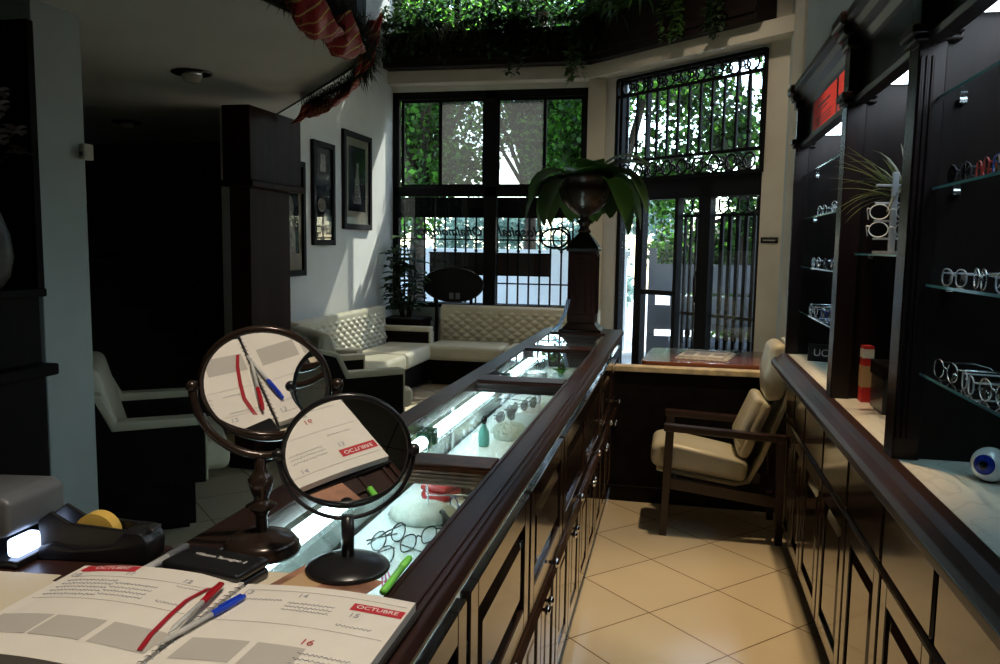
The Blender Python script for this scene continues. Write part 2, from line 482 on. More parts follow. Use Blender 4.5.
# loft slab with rounded corner
loft = [(-6.6, -2.6), (-1.72, -2.6), (-1.70, 3.0), (-1.64, 3.45), (-1.60, 3.8), (-1.65, 4.05), (-1.78, 4.26), (-1.98, 4.51), (-2.58, 5.22), (-3.24, 5.99), (-3.24, 7.3), (-6.6, 7.3)]
struct(MB().prism(loft, 'z', 2.42, 2.66).build('ceiling_loft', 'ceiling_paint'))
edge = loft[1:10]
pl = []
fm = MB()
for (a, b) in zip(edge[:-1], edge[1:]):
    a3 = Vector((a[0], a[1], 0)); b3 = Vector((b[0], b[1], 0)); d = (b3 - a3).normalized(); n = Vector((d.y, -d.x, 0))
    q = [a3, b3, b3 + n * .03, a3 + n * .03]
    fm.add([(p.x, p.y, 2.425) for p in q] + [(p.x, p.y, 2.70) for p in q], [(0, 3, 2, 1), (4, 5, 6, 7), (0, 1, 5, 4), (1, 2, 6, 5), (2, 3, 7, 6), (3, 0, 4, 7)])
struct(fm.build('trim_2', 'matte_dark_wood'))
# railing of the loft: a thing with bars
rail = tag(empty('loft_railing', (-1.7, 4, 2.70)), 'white metal rail along the curved edge of the loft, under the garland', 'railing')
MB().tube([(p[0] + 1.7 - .03, p[1] - 4, .42) for p in edge], .018, 8).build('handrail', 'white_lacquer', rail, smooth=True)
for p in edge[1:]:
    MB().tube([(p[0] + 1.7 - .03, p[1] - 4, -.01), (p[0] + 1.7 - .03, p[1] - 4, .42)], .012, 8).build('post', 'white_lacquer', rail, smooth=True)

# painted pillar under the loft
struct(box('pillar', 'grey_paint', -2.85, -2.60, 2.89, 3.17, 0, 2.42, bevel=.004))

# wooden post with capital where the loft meets the lounge
pst = tag(empty('wooden_post', (-2.73, 4.87, 0)), 'dark square wooden post with box capital at the loft corner', 'post')
box('shaft', 'post_wood', -.03, .11, -.25, .28, .1, 1.79, pst, .006)
box('capital', 'post_wood', -.05, .14, -.29, .40, 1.83, 2.285, pst, .006)
box('molding', 'post_wood', -.06, .165, -.31, .42, 1.79, 1.83, pst, .008)
box('plinth', 'dark_wood', -.05, .14, -.29, .36, 0, .1, pst, .006)

# dark stair beyond the pillar
st = tag(empty('staircase', (-4.6, 6.3, 0)), 'unlit staircase with sloping handrail in the dark room behind the pillar', 'stairs')
sm = MB()
for i in range(9):
    sm.box(-1.2 + .25 * i, -.95 + .25 * i, -.4, .4, 0, 1.9 - .2 * i)
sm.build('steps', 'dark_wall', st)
MB().tube([(-1.25, -.42, 2.36), (1.05, -.42, .95)], .022, 8).build('handrail', 'dark_wood', st, smooth=True)
for i in range(6):
    x = -1.0 + .38 * i
    MB().tube([(x, -.42, 1.6 - .8 * (x + 1.0) / 1.0 * .75), (x, -.42, 2.36 - (x + 1.25) * .613)], .01, 6).build('baluster', 'dark_wood', st, smooth=True)

# ------------------------------------------------------------------ window 1 (lounge)
wf = MB()
W0, W1 = WX, -.99
for x0, x1 in ((W0, W0 + .07), (-2.135, -1.995), (W1 - .05, W1)): wf.box(x0, x1, WY, WY + .08, .74, 3.14)
for z0, z1 in ((.74, .79), (1.99, 2.095), (3.06, 3.14)): wf.box(W0, W1, WY, WY + .08, z0, z1)
win = struct(wf.build('window_1', 'black_metal', bevel=.003))
for x0, x1, mm in ((-3.11, -2.64, 'window_glass'), (-2.66, -2.13, 'tinted_glass'), (-2.0, -1.45, 'tinted_glass'), (-1.48, -1.04, 'window_glass')):
    f = MB(); y = WY + .02 + (.02 if mm == 'window_glass' else 0); s = .032
    f.box(x0, x0 + s, y, y + .02, 2.095, 3.06); f.box(x1 - s, x1, y, y + .02, 2.095, 3.06)
    f.box(x0 + s, x1 - s, y, y + .02, 2.095, 2.095 + s); f.box(x0 + s, x1 - s, y, y + .02, 3.06 - s, 3.06)
    f.build('sash', 'black_metal', win)
    box('pane', mm, x0 + s, x1 - s, y + .008, y + .012, 2.095 + s, 3.06 - s, win, 0)
for x in (-2.155, -1.985): box('latch', 'black_metal', x, x + .03, WY - .02, WY, 2.28, 2.36, win, .003)
for x0, x1 in ((W0 + .07, -2.135), (-1.995, W1 - .05)): box('pane', 'window_glass', x0, x1, WY + .03, WY + .034, .79, 1.99, win, 0)
# lettering on the panes, readable from the street, so mirrored from indoors
text('lettering', 'Hospital', .15, 'black_ink', (-1.70, WY + .038, 1.60), (-1, 0, 0), (0, 0, 1), win, .0008, .35, bold=.004)
text('lettering', 'Oftalmologico', .14, 'black_ink', (-2.55, WY + .038, 1.60), (-1, 0, 0), (0, 0, 1), win, .0008, .35, bold=.004)

# iron grille outside the lower panes
g = tag(empty('window_grille', (-2.1, WY + .12, .74)), 'black iron grille with vertical bars and scroll band across the lounge window', 'grille')
for i in range(17):
    x = -1.0 + .122 * i
    b = MB().tube([(x, 0, .03), (x, 0, 1.22)], .012, 6)
    if i % 2: b.ball((x, 0, .65), .02, 8, 6)
    b.build('bar', 'black_iron', g)
for z in (.05, .285, .775, 1.03, 1.22): box('rail', 'black_iron', -1.08, 1.1, -.008, .008, z - .008, z + .008, g, 0)
box('dark_backing', 'black_iron', -1.08, 1.1, .012, .018, 1.02, 1.25, g, 0)  # added black sheet, stands in for the dark background behind the rings
for i in range(17):
    x = -1.0 + .122 * i
    MB().tube([(x + .05 * math.cos(a), 0, 1.125 + .06 * math.sin(a)) for a in [2 * PI * k / 14 for k in range(14)]], .006, 5, True).build('ring', 'black_iron', g)

# window 2: clerestory above the planter
cf = MB()
for x in (W0, -2.5, -1.75, W1 - .06): cf.box(x, x + .06, WY + .03, WY + .09, 3.72, 4.6)
cf.box(W0, W1, WY + .03, WY + .09, 3.72, 3.78); cf.box(W0, W1, WY + .03, WY + .09, 4.54, 4.6)
w2 = struct(cf.build('window_2', 'black_metal'))
box('pane', 'window_glass', W0, W1, WY + .055, WY + .06, 3.78, 4.54, w2, 0)

# window 3: the tall light over the entrance with its iron grille
U0, U1 = .225, 2.01
f = MB(); 
for u in (U0, U1 - .04): f.box(u, u + .04, .02, .08, 2.12, 3.17, AM)
f.box(U0, U1, .02, .08, 2.04, 2.13, AM); f.box(U0, U1, .02, .08, 3.12, 3.17, AM); f.box(.56, .60, .05, .09, 2.12, 3.12, AM)
w3 = struct(f.build('window_3', 'black_metal'))
MB().box(U0 + .04, U1 - .04, .055, .059, 2.13, 3.12, AM).build('pane', 'window_glass', w3)
g2 = tag(empty('transom_grille', tuple(A(1.12, -.02, 2.12))), 'black scrolled iron grille above the entrance gate', 'grille')
g2.rotation_euler.z = math.atan2(AD.y, AD.x)
HU = (U1 - U0) / 2
for z in (.0, .19, .85, 1.02): box('rail', 'black_iron', -HU, HU, -.014, .014, z, z + .03, g2, 0)
for i in range(14):
    x = -HU + .015 + (2 * HU - .03) * i / 13
    b = MB().box(x - .012, x + .012, -.01, .01, .2, .86)
    if 0 < i < 13: b.ball((x, 0, .36 + (.28 if i % 2 else 0)), .024, 8, 6, (1, 1, 1.1))
    b.build('bar', 'black_iron', g2)
for x in (-HU, HU): box('stile', 'black_iron', x - .014, x + .014, -.014, .014, 0, 1.04, g2, 0)


def scroll(cx, cz, r, flip):
    pts = []
    for k in range(26):
        a = flip * (k / 25 * 2.2 * PI) + PI * .5; rr = r * (1 - .75 * k / 25)
        pts.append((cx + rr * math.cos(a), 0, cz + rr * math.sin(a)))
    return pts


for zc in (.105, .945):
    for i in range(9):
        x = -HU + .13 + (2 * HU - .26) * i / 8
        MB().tube([(x + .062 * math.cos(a), 0, zc + .068 * math.sin(a)) for a in [2 * PI * k / 18 for k in range(18)]], .0105, 5, True).build('ring', 'black_iron', g2)
        if i < 8:
            xs = x + (2 * HU - .26) / 16
            MB().tube(scroll(xs - .02, zc + .01, .05, 1), .0085, 5).tube(scroll(xs + .03, zc - .02, .042, -1), .0085, 5).build('scroll', 'black_iron', g2)

# door 1: glazed double door with iron gate
f = MB()
for u0, u1 in ((.225, .28), (.50, .60), (1.02, 1.06), (1.31, 1.37), (1.37, 1.45), (1.97, 2.01)): f.box(u0, u1, .02, .10, 0, 2.04, AM)
f.box(.225, 2.01, .02, .10, 1.93, 2.04, AM); f.box(.6, 1.97, .02, .09, 0, .22, AM)
f.box(.60, 1.02, .03, .08, .98, 1.03, AM)
dr = struct(f.build('door_1', 'black_metal'))
for u0, u1 in ((.28, .5), (.6, 1.02), (1.06, 1.31), (1.45, 1.97)): MB().box(u0, u1, .055, .059, .2, 1.93, AM).build('pane', 'window_glass', dr)
MB().tube([A(1.34, -.02, .95), A(1.34, -.04, 1.0), A(1.34, -.04, 1.18), A(1.34, -.02, 1.23)], .012, 8).build('door_handle', 'bronze_metal', dr, smooth=True)
g3 = tag(empty('entrance_gate', tuple(A(1.5, .14, 0))), 'black iron gate with vertical bars and scroll band outside the glass door', 'gate')
g3.rotation_euler.z = math.atan2(AD.y, AD.x)
for i, x in enumerate((-.44, -.37, -.30, -.235, -.17, .0, .09, .18, .27, .36, .45)):
    wd = .011 if i < 5 else .019
    b = MB().box(x - wd, x + wd, -.012, .012, .02, 1.76)
    if i in (6, 7, 1, 3): b.ball((x, 0, .62), .035, 8, 6, (1, .6, 1.5))
    b.build('bar', 'black_iron', g3)
for z in (.02, .80, 1.75, 1.94): box('rail', 'black_iron', -.47, .5, -.014, .014, z, z + .03, g3, 0)
for i in range(9):
    x = -.42 + .107 * i
    MB().tube([(x + .06 * math.cos(a), 0, 1.86 + .075 * math.sin(a)) for a in [2 * PI * k / 16 for k in range(16)]], .008, 5, True).build('ring', 'black_iron', g3)
sg = tag(empty('door_sign', tuple(A(2.12, -.004, 1.53))), 'small black name plate on the column right of the gate', 'sign'); sg.rotation_euler.z = math.atan2(AD.y, AD.x)
box('plate', 'black_plastic', -.085, .085, -.008, .004, -.025, .025, sg, .002)
box('lettering', 'grey_ink', -.06, .06, -.0086, -.008, -.004, .004, sg, 0)

# ------------------------------------------------------------------ outdoors
struct(box('ground_outside', 'paving', -14, 12, 8.95, 30, -.2, -.1, bevel=0))
struct(box('ground_entry', 'paving', -.95, 4, 7.4, 8.95, -.2, -.02, bevel=0))
gwl = tag(empty('garden_wall', (-2, 12.2, -.1)), 'white garden wall in the shade outside the lounge window', 'wall')
box('panel', 'garden_wall', -7, 1.25, 0, .2, 0, 1.42, gwl, 0); box('coping', 'garden_wall', -7.05, 1.30, -.04, .24, 1.42, 1.5, gwl, .01)
fe = tag(empty('slat_fence', (1.85, 10.0, -.1)), 'dark slatted fence with gaps outside the entrance door', 'fence')
for z0, z1 in ((.16, .48), (.56, .86), (1.02, 1.36)): box('slat', 'fence_paint', -2.2, 2.6, 0, .03, z0, z1, fe, 0)
for x in (-2.2, -.9, .4, 1.4, 2.5): box('post', 'fence_paint', x, x + .09, .03, .12, 0, 1.55, fe, 0)
bch = tag(empty('street_bench', (.42, 9.55, -.06)), 'dark bench or planter seat outside the glass door', 'bench')
box('seat', 'fence_paint', -.5, .6, -.2, .2, .40, .46, bch, .01)
box('backrest', 'fence_paint', -.5, .6, .2, .25, .62, .95, bch, .01)
for x in (-.42, .5): box('leg', 'fence_paint', x, x + .06, -.18, .25, 0, .98, bch, .004)


def tree(loc, h, crown, n, label, m='tree_leaf', seed=1, leaf=.09, lean=(0, 0), trunk_r=.12):
    r = random.Random(seed); t = tag(empty('tree', loc), label, 'tree', 'trees outside the windows')
    tb = MB(); top = Vector((lean[0], lean[1], h * .8))
    tb.tube([(0, 0, -.05), (top.x * .3, top.y * .3, h * .3), (top.x * .7, top.y * .7, h * .55), tuple(top)], [trunk_r, trunk_r * .8, trunk_r * .6, trunk_r * .25], 10)
    cl = []
    for c in crown:
        cv = Vector(c[:3]); cl.append((cv, c[3]))
        s = Vector((top.x * .6, top.y * .6, h * .42)); mid = (s + cv) * .5 + Vector((0, 0, .15))
        tb.tube([s, mid, cv], [trunk_r * .35, trunk_r * .25, trunk_r * .08], 7)
    tb.build('trunk', 'bark', t, smooth=True)
    lb = MB()
    for _ in range(int(n * 1.9)):
        cv, cr = cl[r.randrange(len(cl))]
        d = Vector((r.gauss(0, 1), r.gauss(0, 1), r.gauss(0, 1))).normalized()
        p = cv + Vector((d.x, d.y, d.z * .85)) * cr * r.random() ** .45
        a = Vector((r.uniform(-1, 1), r.uniform(-1, 1), r.uniform(-.9, .4))).normalized(); b = a.orthogonal().normalized()
        b = Quaternion(a, r.uniform(0, 6.28)) @ b; L = leaf * .92 * r.uniform(.6, 1.25); W = L * .36
        lb.add([p, p + a * L * .45 - b * W, p + a * L, p + a * L * .45 + b * W], [(0, 1, 2, 3)])
    lb.build('crown', m, t)
    return t


def blob(r, x0, x1, y0, y1, z0, z1, k, s0, s1):
    return [(r.uniform(x0, x1), r.uniform(y0, y1), r.uniform(z0, z1), r.uniform(s0, s1)) for _ in range(k)]


q = random.Random(3)
tree((-3.55, 10.6, -.1), 4.6, blob(q, -1, 1, -.6, .8, 2.2, 4.9, 19, .35, .7), 7500, 'leafy tree with thick bare trunk behind the leftmost window pane', 'bright_leaf', 11, .10, (.1, .1), .13)
tree((-2.35, 12.9, -.1), 5.5, blob(q, -1.2, 1.2, -.5, 1.0, 2.55, 5.8, 26, .4, .85), 12000, 'dense tree behind the centre of the lounge window', 'tree_leaf', 12, .11)
tree((-.9, 11.4, -.1), 4.8, blob(q, -1.0, .9, -.5, .8, 2.25, 5.0, 19, .35, .7), 7500, 'leafy tree behind the right end of the lounge window', 'bright_leaf', 13, .10)
tree((.9, 12.2, -.1), 5.0, blob(q, -1.2, 1.2, -.6, .8, 1.4, 5.2, 18, .4, .8), 8500, 'tree seen through the left half of the entrance grille', 'tree_leaf', 14, .11)
tree((2.6, 11.2, -.1), 4.8, blob(q, -1.1, 1.2, -.8, .8, 1.2, 5.0, 18, .4, .75), 8500, 'bright tree seen through the right half of the entrance grille', 'bright_leaf', 15, .11)
tree((-5.6, 13.5, -.1), 6.0, blob(q, -1.3, 1.5, -.6, 1.0, 2.0, 6.2, 18, .5, .9), 7000, 'tall tree beyond the garden wall, furthest left', 'tree_leaf', 16, .13)
tree((1.3, 13.2, -.1), 1.6, blob(q, -1.5, 2.0, -.4, .4, .3, 1.9, 14, .35, .6), 6500, 'low leafy shrub behind the slatted fence', 'tree_leaf', 18, .10, (0, 0), .05)
tree((-2.2, 14.6, -.1), 1.9, blob(q, -3.0, 2.4, -.3, .5, .6, 2.5, 24, .4, .7), 10000, 'low shrub row above the white garden wall', 'haze_leaf', 19, .11, (0, 0), .05)
# broad-leaf plant by the gate
pp = tag(empty('garden_plant', (1.18, 8.35, -.02)), 'broad-leaved plant standing outside behind the gate bars', 'plant')
lb = MB(); r = random.Random(5)
for k in range(26):
    a = r.uniform(0, 6.28); z = r.uniform(.35, 1.45)
    lb.leaf((.03 * math.cos(a), .03 * math.sin(a), z), (math.cos(a), math.sin(a), .5), r.uniform(.28, .42), r.uniform(.10, .15), 1.3)
lb.build('foliage', 'dark_leaf', pp, smooth=True)
MB().tube([(0, 0, 0), (.01, 0, .8), (0, .01, 1.55)], .022, 8).build('stem', 'bark', pp, smooth=True)

# ------------------------------------------------------------------ planters with plants above the windows
tr = tag(empty('planter_box', (-2.0, 8.52, 3.335)), 'long dark wooden planter on the beam above the lounge window', 'planter')
box('trough', 'planter_wood', -1.19, 1.16, -.07, .25, 0, .36, tr, .006)
box('rim', 'planter_wood', -1.195, 1.17, -.09, -.065, .06, .11, tr, .004)
tr2 = tag(empty('planter_box', tuple(A(AL / 2 - .04, -.2, 3.335))), 'dark wooden planter on the angled beam above the entrance', 'planter')
tr2.rotation_euler.z = math.atan2(AD.y, AD.x)
box('trough', 'planter_wood', -AL / 2 + .02, AL / 2 - .1, -.1, .18, 0, .42, tr2, .006)
box('rim', 'planter_wood', -AL / 2 + .02, AL / 2 - .1, -.12, -.09, .06, .11, tr2, .004)


def bushy(name, loc, label, n, spread, hgt, seed, m='dark_leaf', L=(.06, .11), W=.4, group='plants in the high planters'):
    r = random.Random(seed); o = tag(empty(name, loc), label, 'plant', group); b = MB()
    for _ in range(int(n * .5)):   # the part hanging over the front board
        p = Vector((max(-.28, min(.28, r.gauss(0, spread[0] * 1.2))), r.uniform(-.17, -.10), .1 - .36 * r.random() ** 1.6))
        l = r.uniform(*L); b.leaf(p, (r.uniform(-1, 1), r.uniform(-1, 0), r.uniform(-1.4, .1)), l, l * W, .6, 3)
    for _ in range(n):
        p = Vector((max(-.28, min(.28, r.gauss(0, spread[0]))), max(-.16, min(.10, r.gauss(0, spread[1]))), abs(r.gauss(0, hgt))))
        l = r.uniform(*L); b.leaf(p, (r.uniform(-1, 1), r.uniform(-1, .4), r.uniform(-.3, .8)), l, l * W, .8, 3)
    b.build('foliage', m, o, smooth=True)
    return o


def straps(name, loc, label, n, L, wd, seed, m='house_leaf', droop=2.2, group='plants in the high planters', rz=0, lean=-.3, up_=(.3, 1.0)):
    r = random.Random(seed); o = tag(empty(name, loc, rz), label, 'plant', group); b = MB()
    for _ in range(n):
        a = r.uniform(0, 6.28); d = Vector((math.cos(a), min(.12, math.sin(a) + lean), r.uniform(*up_)))
        b.leaf((r.gauss(0, .02), r.gauss(0, .02), 0), d, r.uniform(.7, 1) * L, wd * r.uniform(.7, 1.1), droop, 7, wmax=.25)
    b.build('foliage', m, o, smooth=True)
    return o


bushy('leafy_plant', (-2.62, 8.60, 3.70), 'dark bush behind the spider plants in the long planter', 420, (.17, .07), .28, 61)
bushy('leafy_plant', (-1.75, 8.60, 3.70), 'dark bush behind the trailing vine in the long planter', 380, (.17, .07), .26, 62)


def vine(name, loc, label, n, L, seed, m='dark_leaf', group='plants in the high planters', leaf=.05):
    r = random.Random(seed); o = tag(empty(name, loc), label, 'plant', group); b = MB(); s = MB()
    for k in range(n):
        x = r.uniform(-.1, .1); ln = L * r.uniform(.5, 1); pts = [Vector((x, 0, 0)), Vector((x, -.10, .05)), Vector((x + r.uniform(-.03, .03), -.13, -.03))]
        z = -.03
        while z > -ln:
            z -= .04; pts.append(Vector((pts[-1].x + r.uniform(-.02, .02), -.13 + r.uniform(-.015, .01), z)))
        s.tube(pts, .0025, 4)
        for p in pts[1:]:
            for _ in range(2):
                b.leaf(p, (r.uniform(-1, 1), r.uniform(-1, .1), r.uniform(-.8, .3)), leaf * r.uniform(.7, 1.2), leaf * .6, .6, 3)
    b.build('foliage', m, o, smooth=True); s.build('stem', 'bark', o)
    return o


PZ = 3.70
bushy('leafy_plant', (-3.02, 8.52, PZ), 'dense leafy plant at the far left end of the long planter', 420, (.16, .08), .26, 21)
straps('spider_plant', (-2.68, 8.50, PZ), 'spider plant with thin hanging leaves, left in the long planter', 60, .5, .016, 22, 'olive_leaf', 2.8)
straps('spider_plant', (-2.33, 8.50, PZ), 'pale spider plant in the long planter above the left pane', 60, .52, .014, 23, 'olive_leaf', 3.0)
bushy('leafy_plant', (-2.02, 8.52, PZ), 'small dark bush above the window mullion in the long planter', 420, (.17, .08), .24, 24)
vine('trailing_vine', (-1.72, 8.47, PZ), 'broad trailing vine hanging below the long planter, right of its middle', 12, .50, 25, leaf=.075)
bushy('leafy_plant', (-1.45, 8.55, PZ), 'leafy plant round the small lamp in the long planter', 320, (.15, .06), .20, 26)
vine('trailing_vine', (-1.17, 8.47, PZ), 'long ivy strand hanging lowest from the right end of the long planter', 6, .66, 27, 'house_leaf', leaf=.08)
bushy('leafy_plant', (-1.0, 8.5, PZ), 'dark bush at the corner between the two planters', 380, (.14, .08), .26, 28)
a_ = A(.30, -.24, 3.76); straps('strap_plant', tuple(a_), 'big fern with long drooping blades on the angled planter, left end', 34, .66, .05, 31, 'house_leaf', 2.4, rz=math.atan2(AD.y, AD.x))
a_ = A(.72, -.24, 3.76); straps('strap_plant', tuple(a_), 'second drooping fern on the angled planter', 30, .62, .05, 32, 'house_leaf', 2.4, rz=math.atan2(AD.y, AD.x))
a_ = A(1.25, -.24, 3.76); v_ = vine('trailing_vine', tuple(a_), 'vine trailing over the angled planter above the grille', 9, .42, 33, 'house_leaf', leaf=.07); v_.rotation_euler.z = math.atan2(AD.y, AD.x)
a_ = A(1.72, -.24, 3.76); v_ = vine('trailing_vine', tuple(a_), 'short vine at the right end of the angled planter', 9, .5, 34, leaf=.07); v_.rotation_euler.z = math.atan2(AD.y, AD.x)
fl = tag(empty('flood_light', (-1.44, 8.425, 3.755)), 'small cream lamp clipped to the long planter', 'lamp')
MB().box(-.05, .05, -.03, .02, 0, .075).build('housing', 'cream_paint', fl, bevel=.008); MB().box(-.038, .038, -.036, -.03, .012, .064).build('lens', 'lamp_lens', fl, bevel=.003)
MB().box(-.012, .012, -.01, .03, -.05, 0).build('bracket', 'cream_paint', fl)

# ================================================================== LEFT DISPLAY COUNTER
G = 'cabinet units under the display counter'
LY = [.08, .66, 1.25, 1.83, 2.41, 3.03, 3.66, 4.24, 4.82]
ords = ['first', 'second', 'third', 'fourth', 'fifth', 'sixth', 'seventh', 'eighth', 'ninth', 'tenth']


def raised_panel(mb, x, y0, y1, z0, z1, s):
    """frame and raised field of a door; faces along s*x from plane x"""
    fr = .055
    mb.box(min(x, x + s * .02), max(x, x + s * .02), y0, y0 + fr, z0, z1); mb.box(min(x, x + s * .02), max(x, x + s * .02), y1 - fr, y1, z0, z1)
    mb.box(min(x, x + s * .02), max(x, x + s * .02), y0 + fr, y1 - fr, z0, z0 + fr); mb.box(min(x, x + s * .02), max(x, x + s * .02), y0 + fr, y1 - fr, z1 - fr, z1)
    mb.box(min(x, x + s * .006), max(x, x + s * .006), y0 + fr, y1 - fr, z0 + fr, z1 - fr)
    # bevelled field
    a0, a1, b0, b1 = y0 + fr + .012, y1 - fr - .012, z0 + fr + .012, z1 - fr - .012; k = .03
    vs = [(x + s * .006, a0, b0), (x + s * .006, a1, b0), (x + s * .006, a1, b1), (x + s * .006, a0, b1), (x + s * .018, a0 + k, b0 + k), (x + s * .018, a1 - k, b0 + k), (x + s * .018, a1 - k, b1 - k), (x + s * .018, a0 + k, b1 - k)]
    fs = [(0, 1, 5, 4), (1, 2, 6, 5), (2, 3, 7, 6), (3, 0, 4, 7), (4, 5, 6, 7)]
    if s < 0: fs = [f[::-1] for f in fs]
    mb.add(vs, fs)


def knob(x, y, z, s, parent):
    M = Matrix.Rotation(s * PI / 2, 4, 'Y')
    return MB().lathe([(.005, 0), (.005, .012), (.013, .018), (.014, .024), (.008, .029), (.001, .030)], 14, (x, y, z), M).build('knob', 'chrome', parent, smooth=True)


for i in range(8):
    y0, y1 = LY[i], LY[i + 1]; ym = (y0 + y1) / 2
    t = tag(empty('cabinet', (-.55, ym, 0)), 'dark panelled cabinet under the display counter, %s from the agenda' % ords[i], 'cabinet', G)
    h = (y1 - y0) / 2
    c = MB(); c.box(-.20, .21, -h + .001, h - .001, .08, .75); c.box(-.20, .185, -h + .001, h - .001, 0, .08)
    c.build('carcass', 'door_wood', t)
    d = MB(); raised_panel(d, .21, -h + .012, h - .012, .555, .868, 1)
    o = d.build('drawer', 'door_wood', t, bevel=.003); knob(.232, 0, .585, 1, o)
    for a0, a1, kk in ((-h + .012, -.004, -.03), (.004, h - .012, .03)):
        d = MB(); raised_panel(d, .195, a0, a1, .095, .50, 1)
        o = d.build('door', 'door_wood', t, bevel=.003); knob(.216, kk, .46, 1, o)
    m_ = MB(); m_.prism([(.205, .51), (.235, .515), (.245, .53), (.235, .545), (.205, .55)], 'y', -h + .001, h - .001) 
    m_.build('rail', 'door_wood', t)
    box('kickboard', 'dark_wood', .185, .192, -h + .02, h - .02, 0, .07, t, .001)

# the continuous glass-topped display case
dc = tag(empty('display_counter', (-.54, 2.4, .75)), 'long glass-topped display case framed in dark wood, lit by tubes inside', 'display case')
Y0, Y1 = -.1 - 2.4, 4.83 - 2.4
nose = [(.155, .165), (.195, .165), (.222, .168), (.236, .178), (.240, .192), (.232, .206), (.200, .210), (.155, .210)]
MB().prism(nose, 'y', Y0, Y1).build('front_beam', 'top_wood', dc, bevel=.002)
for x0, x1 in ((.158, .166), (.205, .211), (.219, .223)): box('bead', 'top_wood', x0, x1, Y0, Y1, .2095, .2125, dc, .001)
MB().prism([(-.235, .17), (-.16, .17), (-.16, .21), (-.228, .21), (-.238, .198), (-.238, .182)], 'y', Y0, Y1).build('back_beam', 'top_wood', dc, bevel=.002)
bars = [(.96, 1.02), (1.665, 1.78), (2.80, 2.93), (3.75, 3.92), (4.52, 4.83)]
for a, b in bars:
    m_ = MB().box(-.16, .155, a - 2.4, b - 2.4, .17, .208)
    m_.box(-.16, .155, a - 2.4 + .012, b - 2.4 - .012, .208, .214)
    for k in range(4): m_.box(-.155, .15, a - 2.4 - .004 - .003 * (k % 2), a - 2.4, .172 + .009 * k, .178 + .009 * k)
    m_.build('crossbar', 'copper_wood' if a < 2 and a > 1.5 else 'top_wood', dc, bevel=.0015)
box('desk_top', 'top_wood', -.16, .155, Y0, .96 - 2.4, .17, .208, dc, .001)
gl = [(1.02, 1.665), (1.78, 2.80), (2.93, 3.75), (3.92, 4.52)]
for a, b in gl: box('glass_top', 'counter_glass', -.16, .155, a - 2.4, b - 2.4, .198, .206, dc, 0)
box('deck', 'white_deck', -.175, .21, 1.0 - 2.4, 4.8 - 2.4, 0, .018, dc, 0)
box('side_glass', 'counter_glass', -.190, -.184, 1.0 - 2.4, 4.8 - 2.4, .0, .17, dc, 0)
box('front_glass', 'counter_glass', .205, .210, 1.0 - 2.4, 4.8 - 2.4, .095, .166, dc, 0)
for y in (1.05, 2.56, 3.35, 4.5): box('glass_mullion', 'steel', -.196, -.178, y - 2.4 - .012, y - 2.4 + .012, 0, .17, dc, .001)
box('wooden_back', 'espresso_wood', -.16, .2, 4.50 - 2.4, 4.515 - 2.4, .018, .17, dc, 0)
for k, (a, b) in enumerate(((1.06, 2.14), (2.20, 3.18), (3.26, 4.48))):
    M = Matrix.Rotation(-PI / 2, 4, 'X')
    o = MB().lathe([(.0175, a - 2.4), (.0175, b - 2.4)], 16, (-.145, 0, .145), Matrix(((1, 0, 0, 0), (0, 0, 1, 0), (0, -1, 0, 0), (0, 0, 0, 1)))).build('lamp_tube', 'tube_glow', dc, smooth=True)
    for y in (a, b):
        MB().box(-.165, -.125, y - 2.4 - .016, y - 2.4 + .016, .122, .17).build('socket', 'green_socket', dc, bevel=.006, seg=3)


# ------------------------------------------------------------------ eyeglasses
def make_glasses(fm='gunmetal', lm='lens_glass', shape=0, temples='open'):
    t = empty('eyeglasses'); W, H = .050, (.036 if shape == 0 else .042)
    e = 2.6 if shape == 0 else 2.0
    f = MB()
    for s in (-1, 1):
        pts = []
        for k in range(22):
            a = 2 * PI * k / 22; ca, sa = math.cos(a), math.sin(a)
            pts.append((s * .034 + W / 2 * abs(ca) ** (2 / e) * (1 if ca > 0 else -1), .002 * abs(ca), H / 2 + .001 + H / 2 * abs(sa) ** (2 / e) * (1 if sa > 0 else -1)))
        f.tube(pts, .0017, 6, True)
        ln = MB(); ln.add([(s * .034, .001, H / 2 + .001)] + pts, [(0, 1 + k, 1 + (k + 1) % 22) for k in range(22)]); ln.build('lens', lm, t)
    f.tube([(-.009, .001, H * .62), (0, -.002, H * .72), (.009, .001, H * .62)], .0018, 6)
    f.build('frame', fm, t, smooth=True)
    for s in (-1, 1):
        if temples == 'open': pts = [(s * .059, .002, H * .75), (s * .065, .008, H * .76), (s * .066, .09, H * .72), (s * .064, .125, H * .5), (s * .062, .14, .006)]
        else: pts = [(s * .059, .002, H * .75), (s * .063, .012, H * .7), (s * .02, .018 + .005 * s, H * .55), (-s * .045, .02 + .005 * s, .012)]
        MB().tube(pts, .0019, 6).build('temple', fm, t, smooth=True)
    CH[t.name] = kids(t)
    return t


KINDS = {}


def glasses(kind, loc, rz, label, group, rot=None):
    if kind not in KINDS:
        o = make_glasses(*kind); KINDS[kind] = o; CH[o.name] = kids(o)
    else:
        o = copy_tree(KINDS[kind])
    o.location = loc; o.rotation_euler = rot if rot else (0, 0, rz)
    return tag(o, label, 'glasses', group)


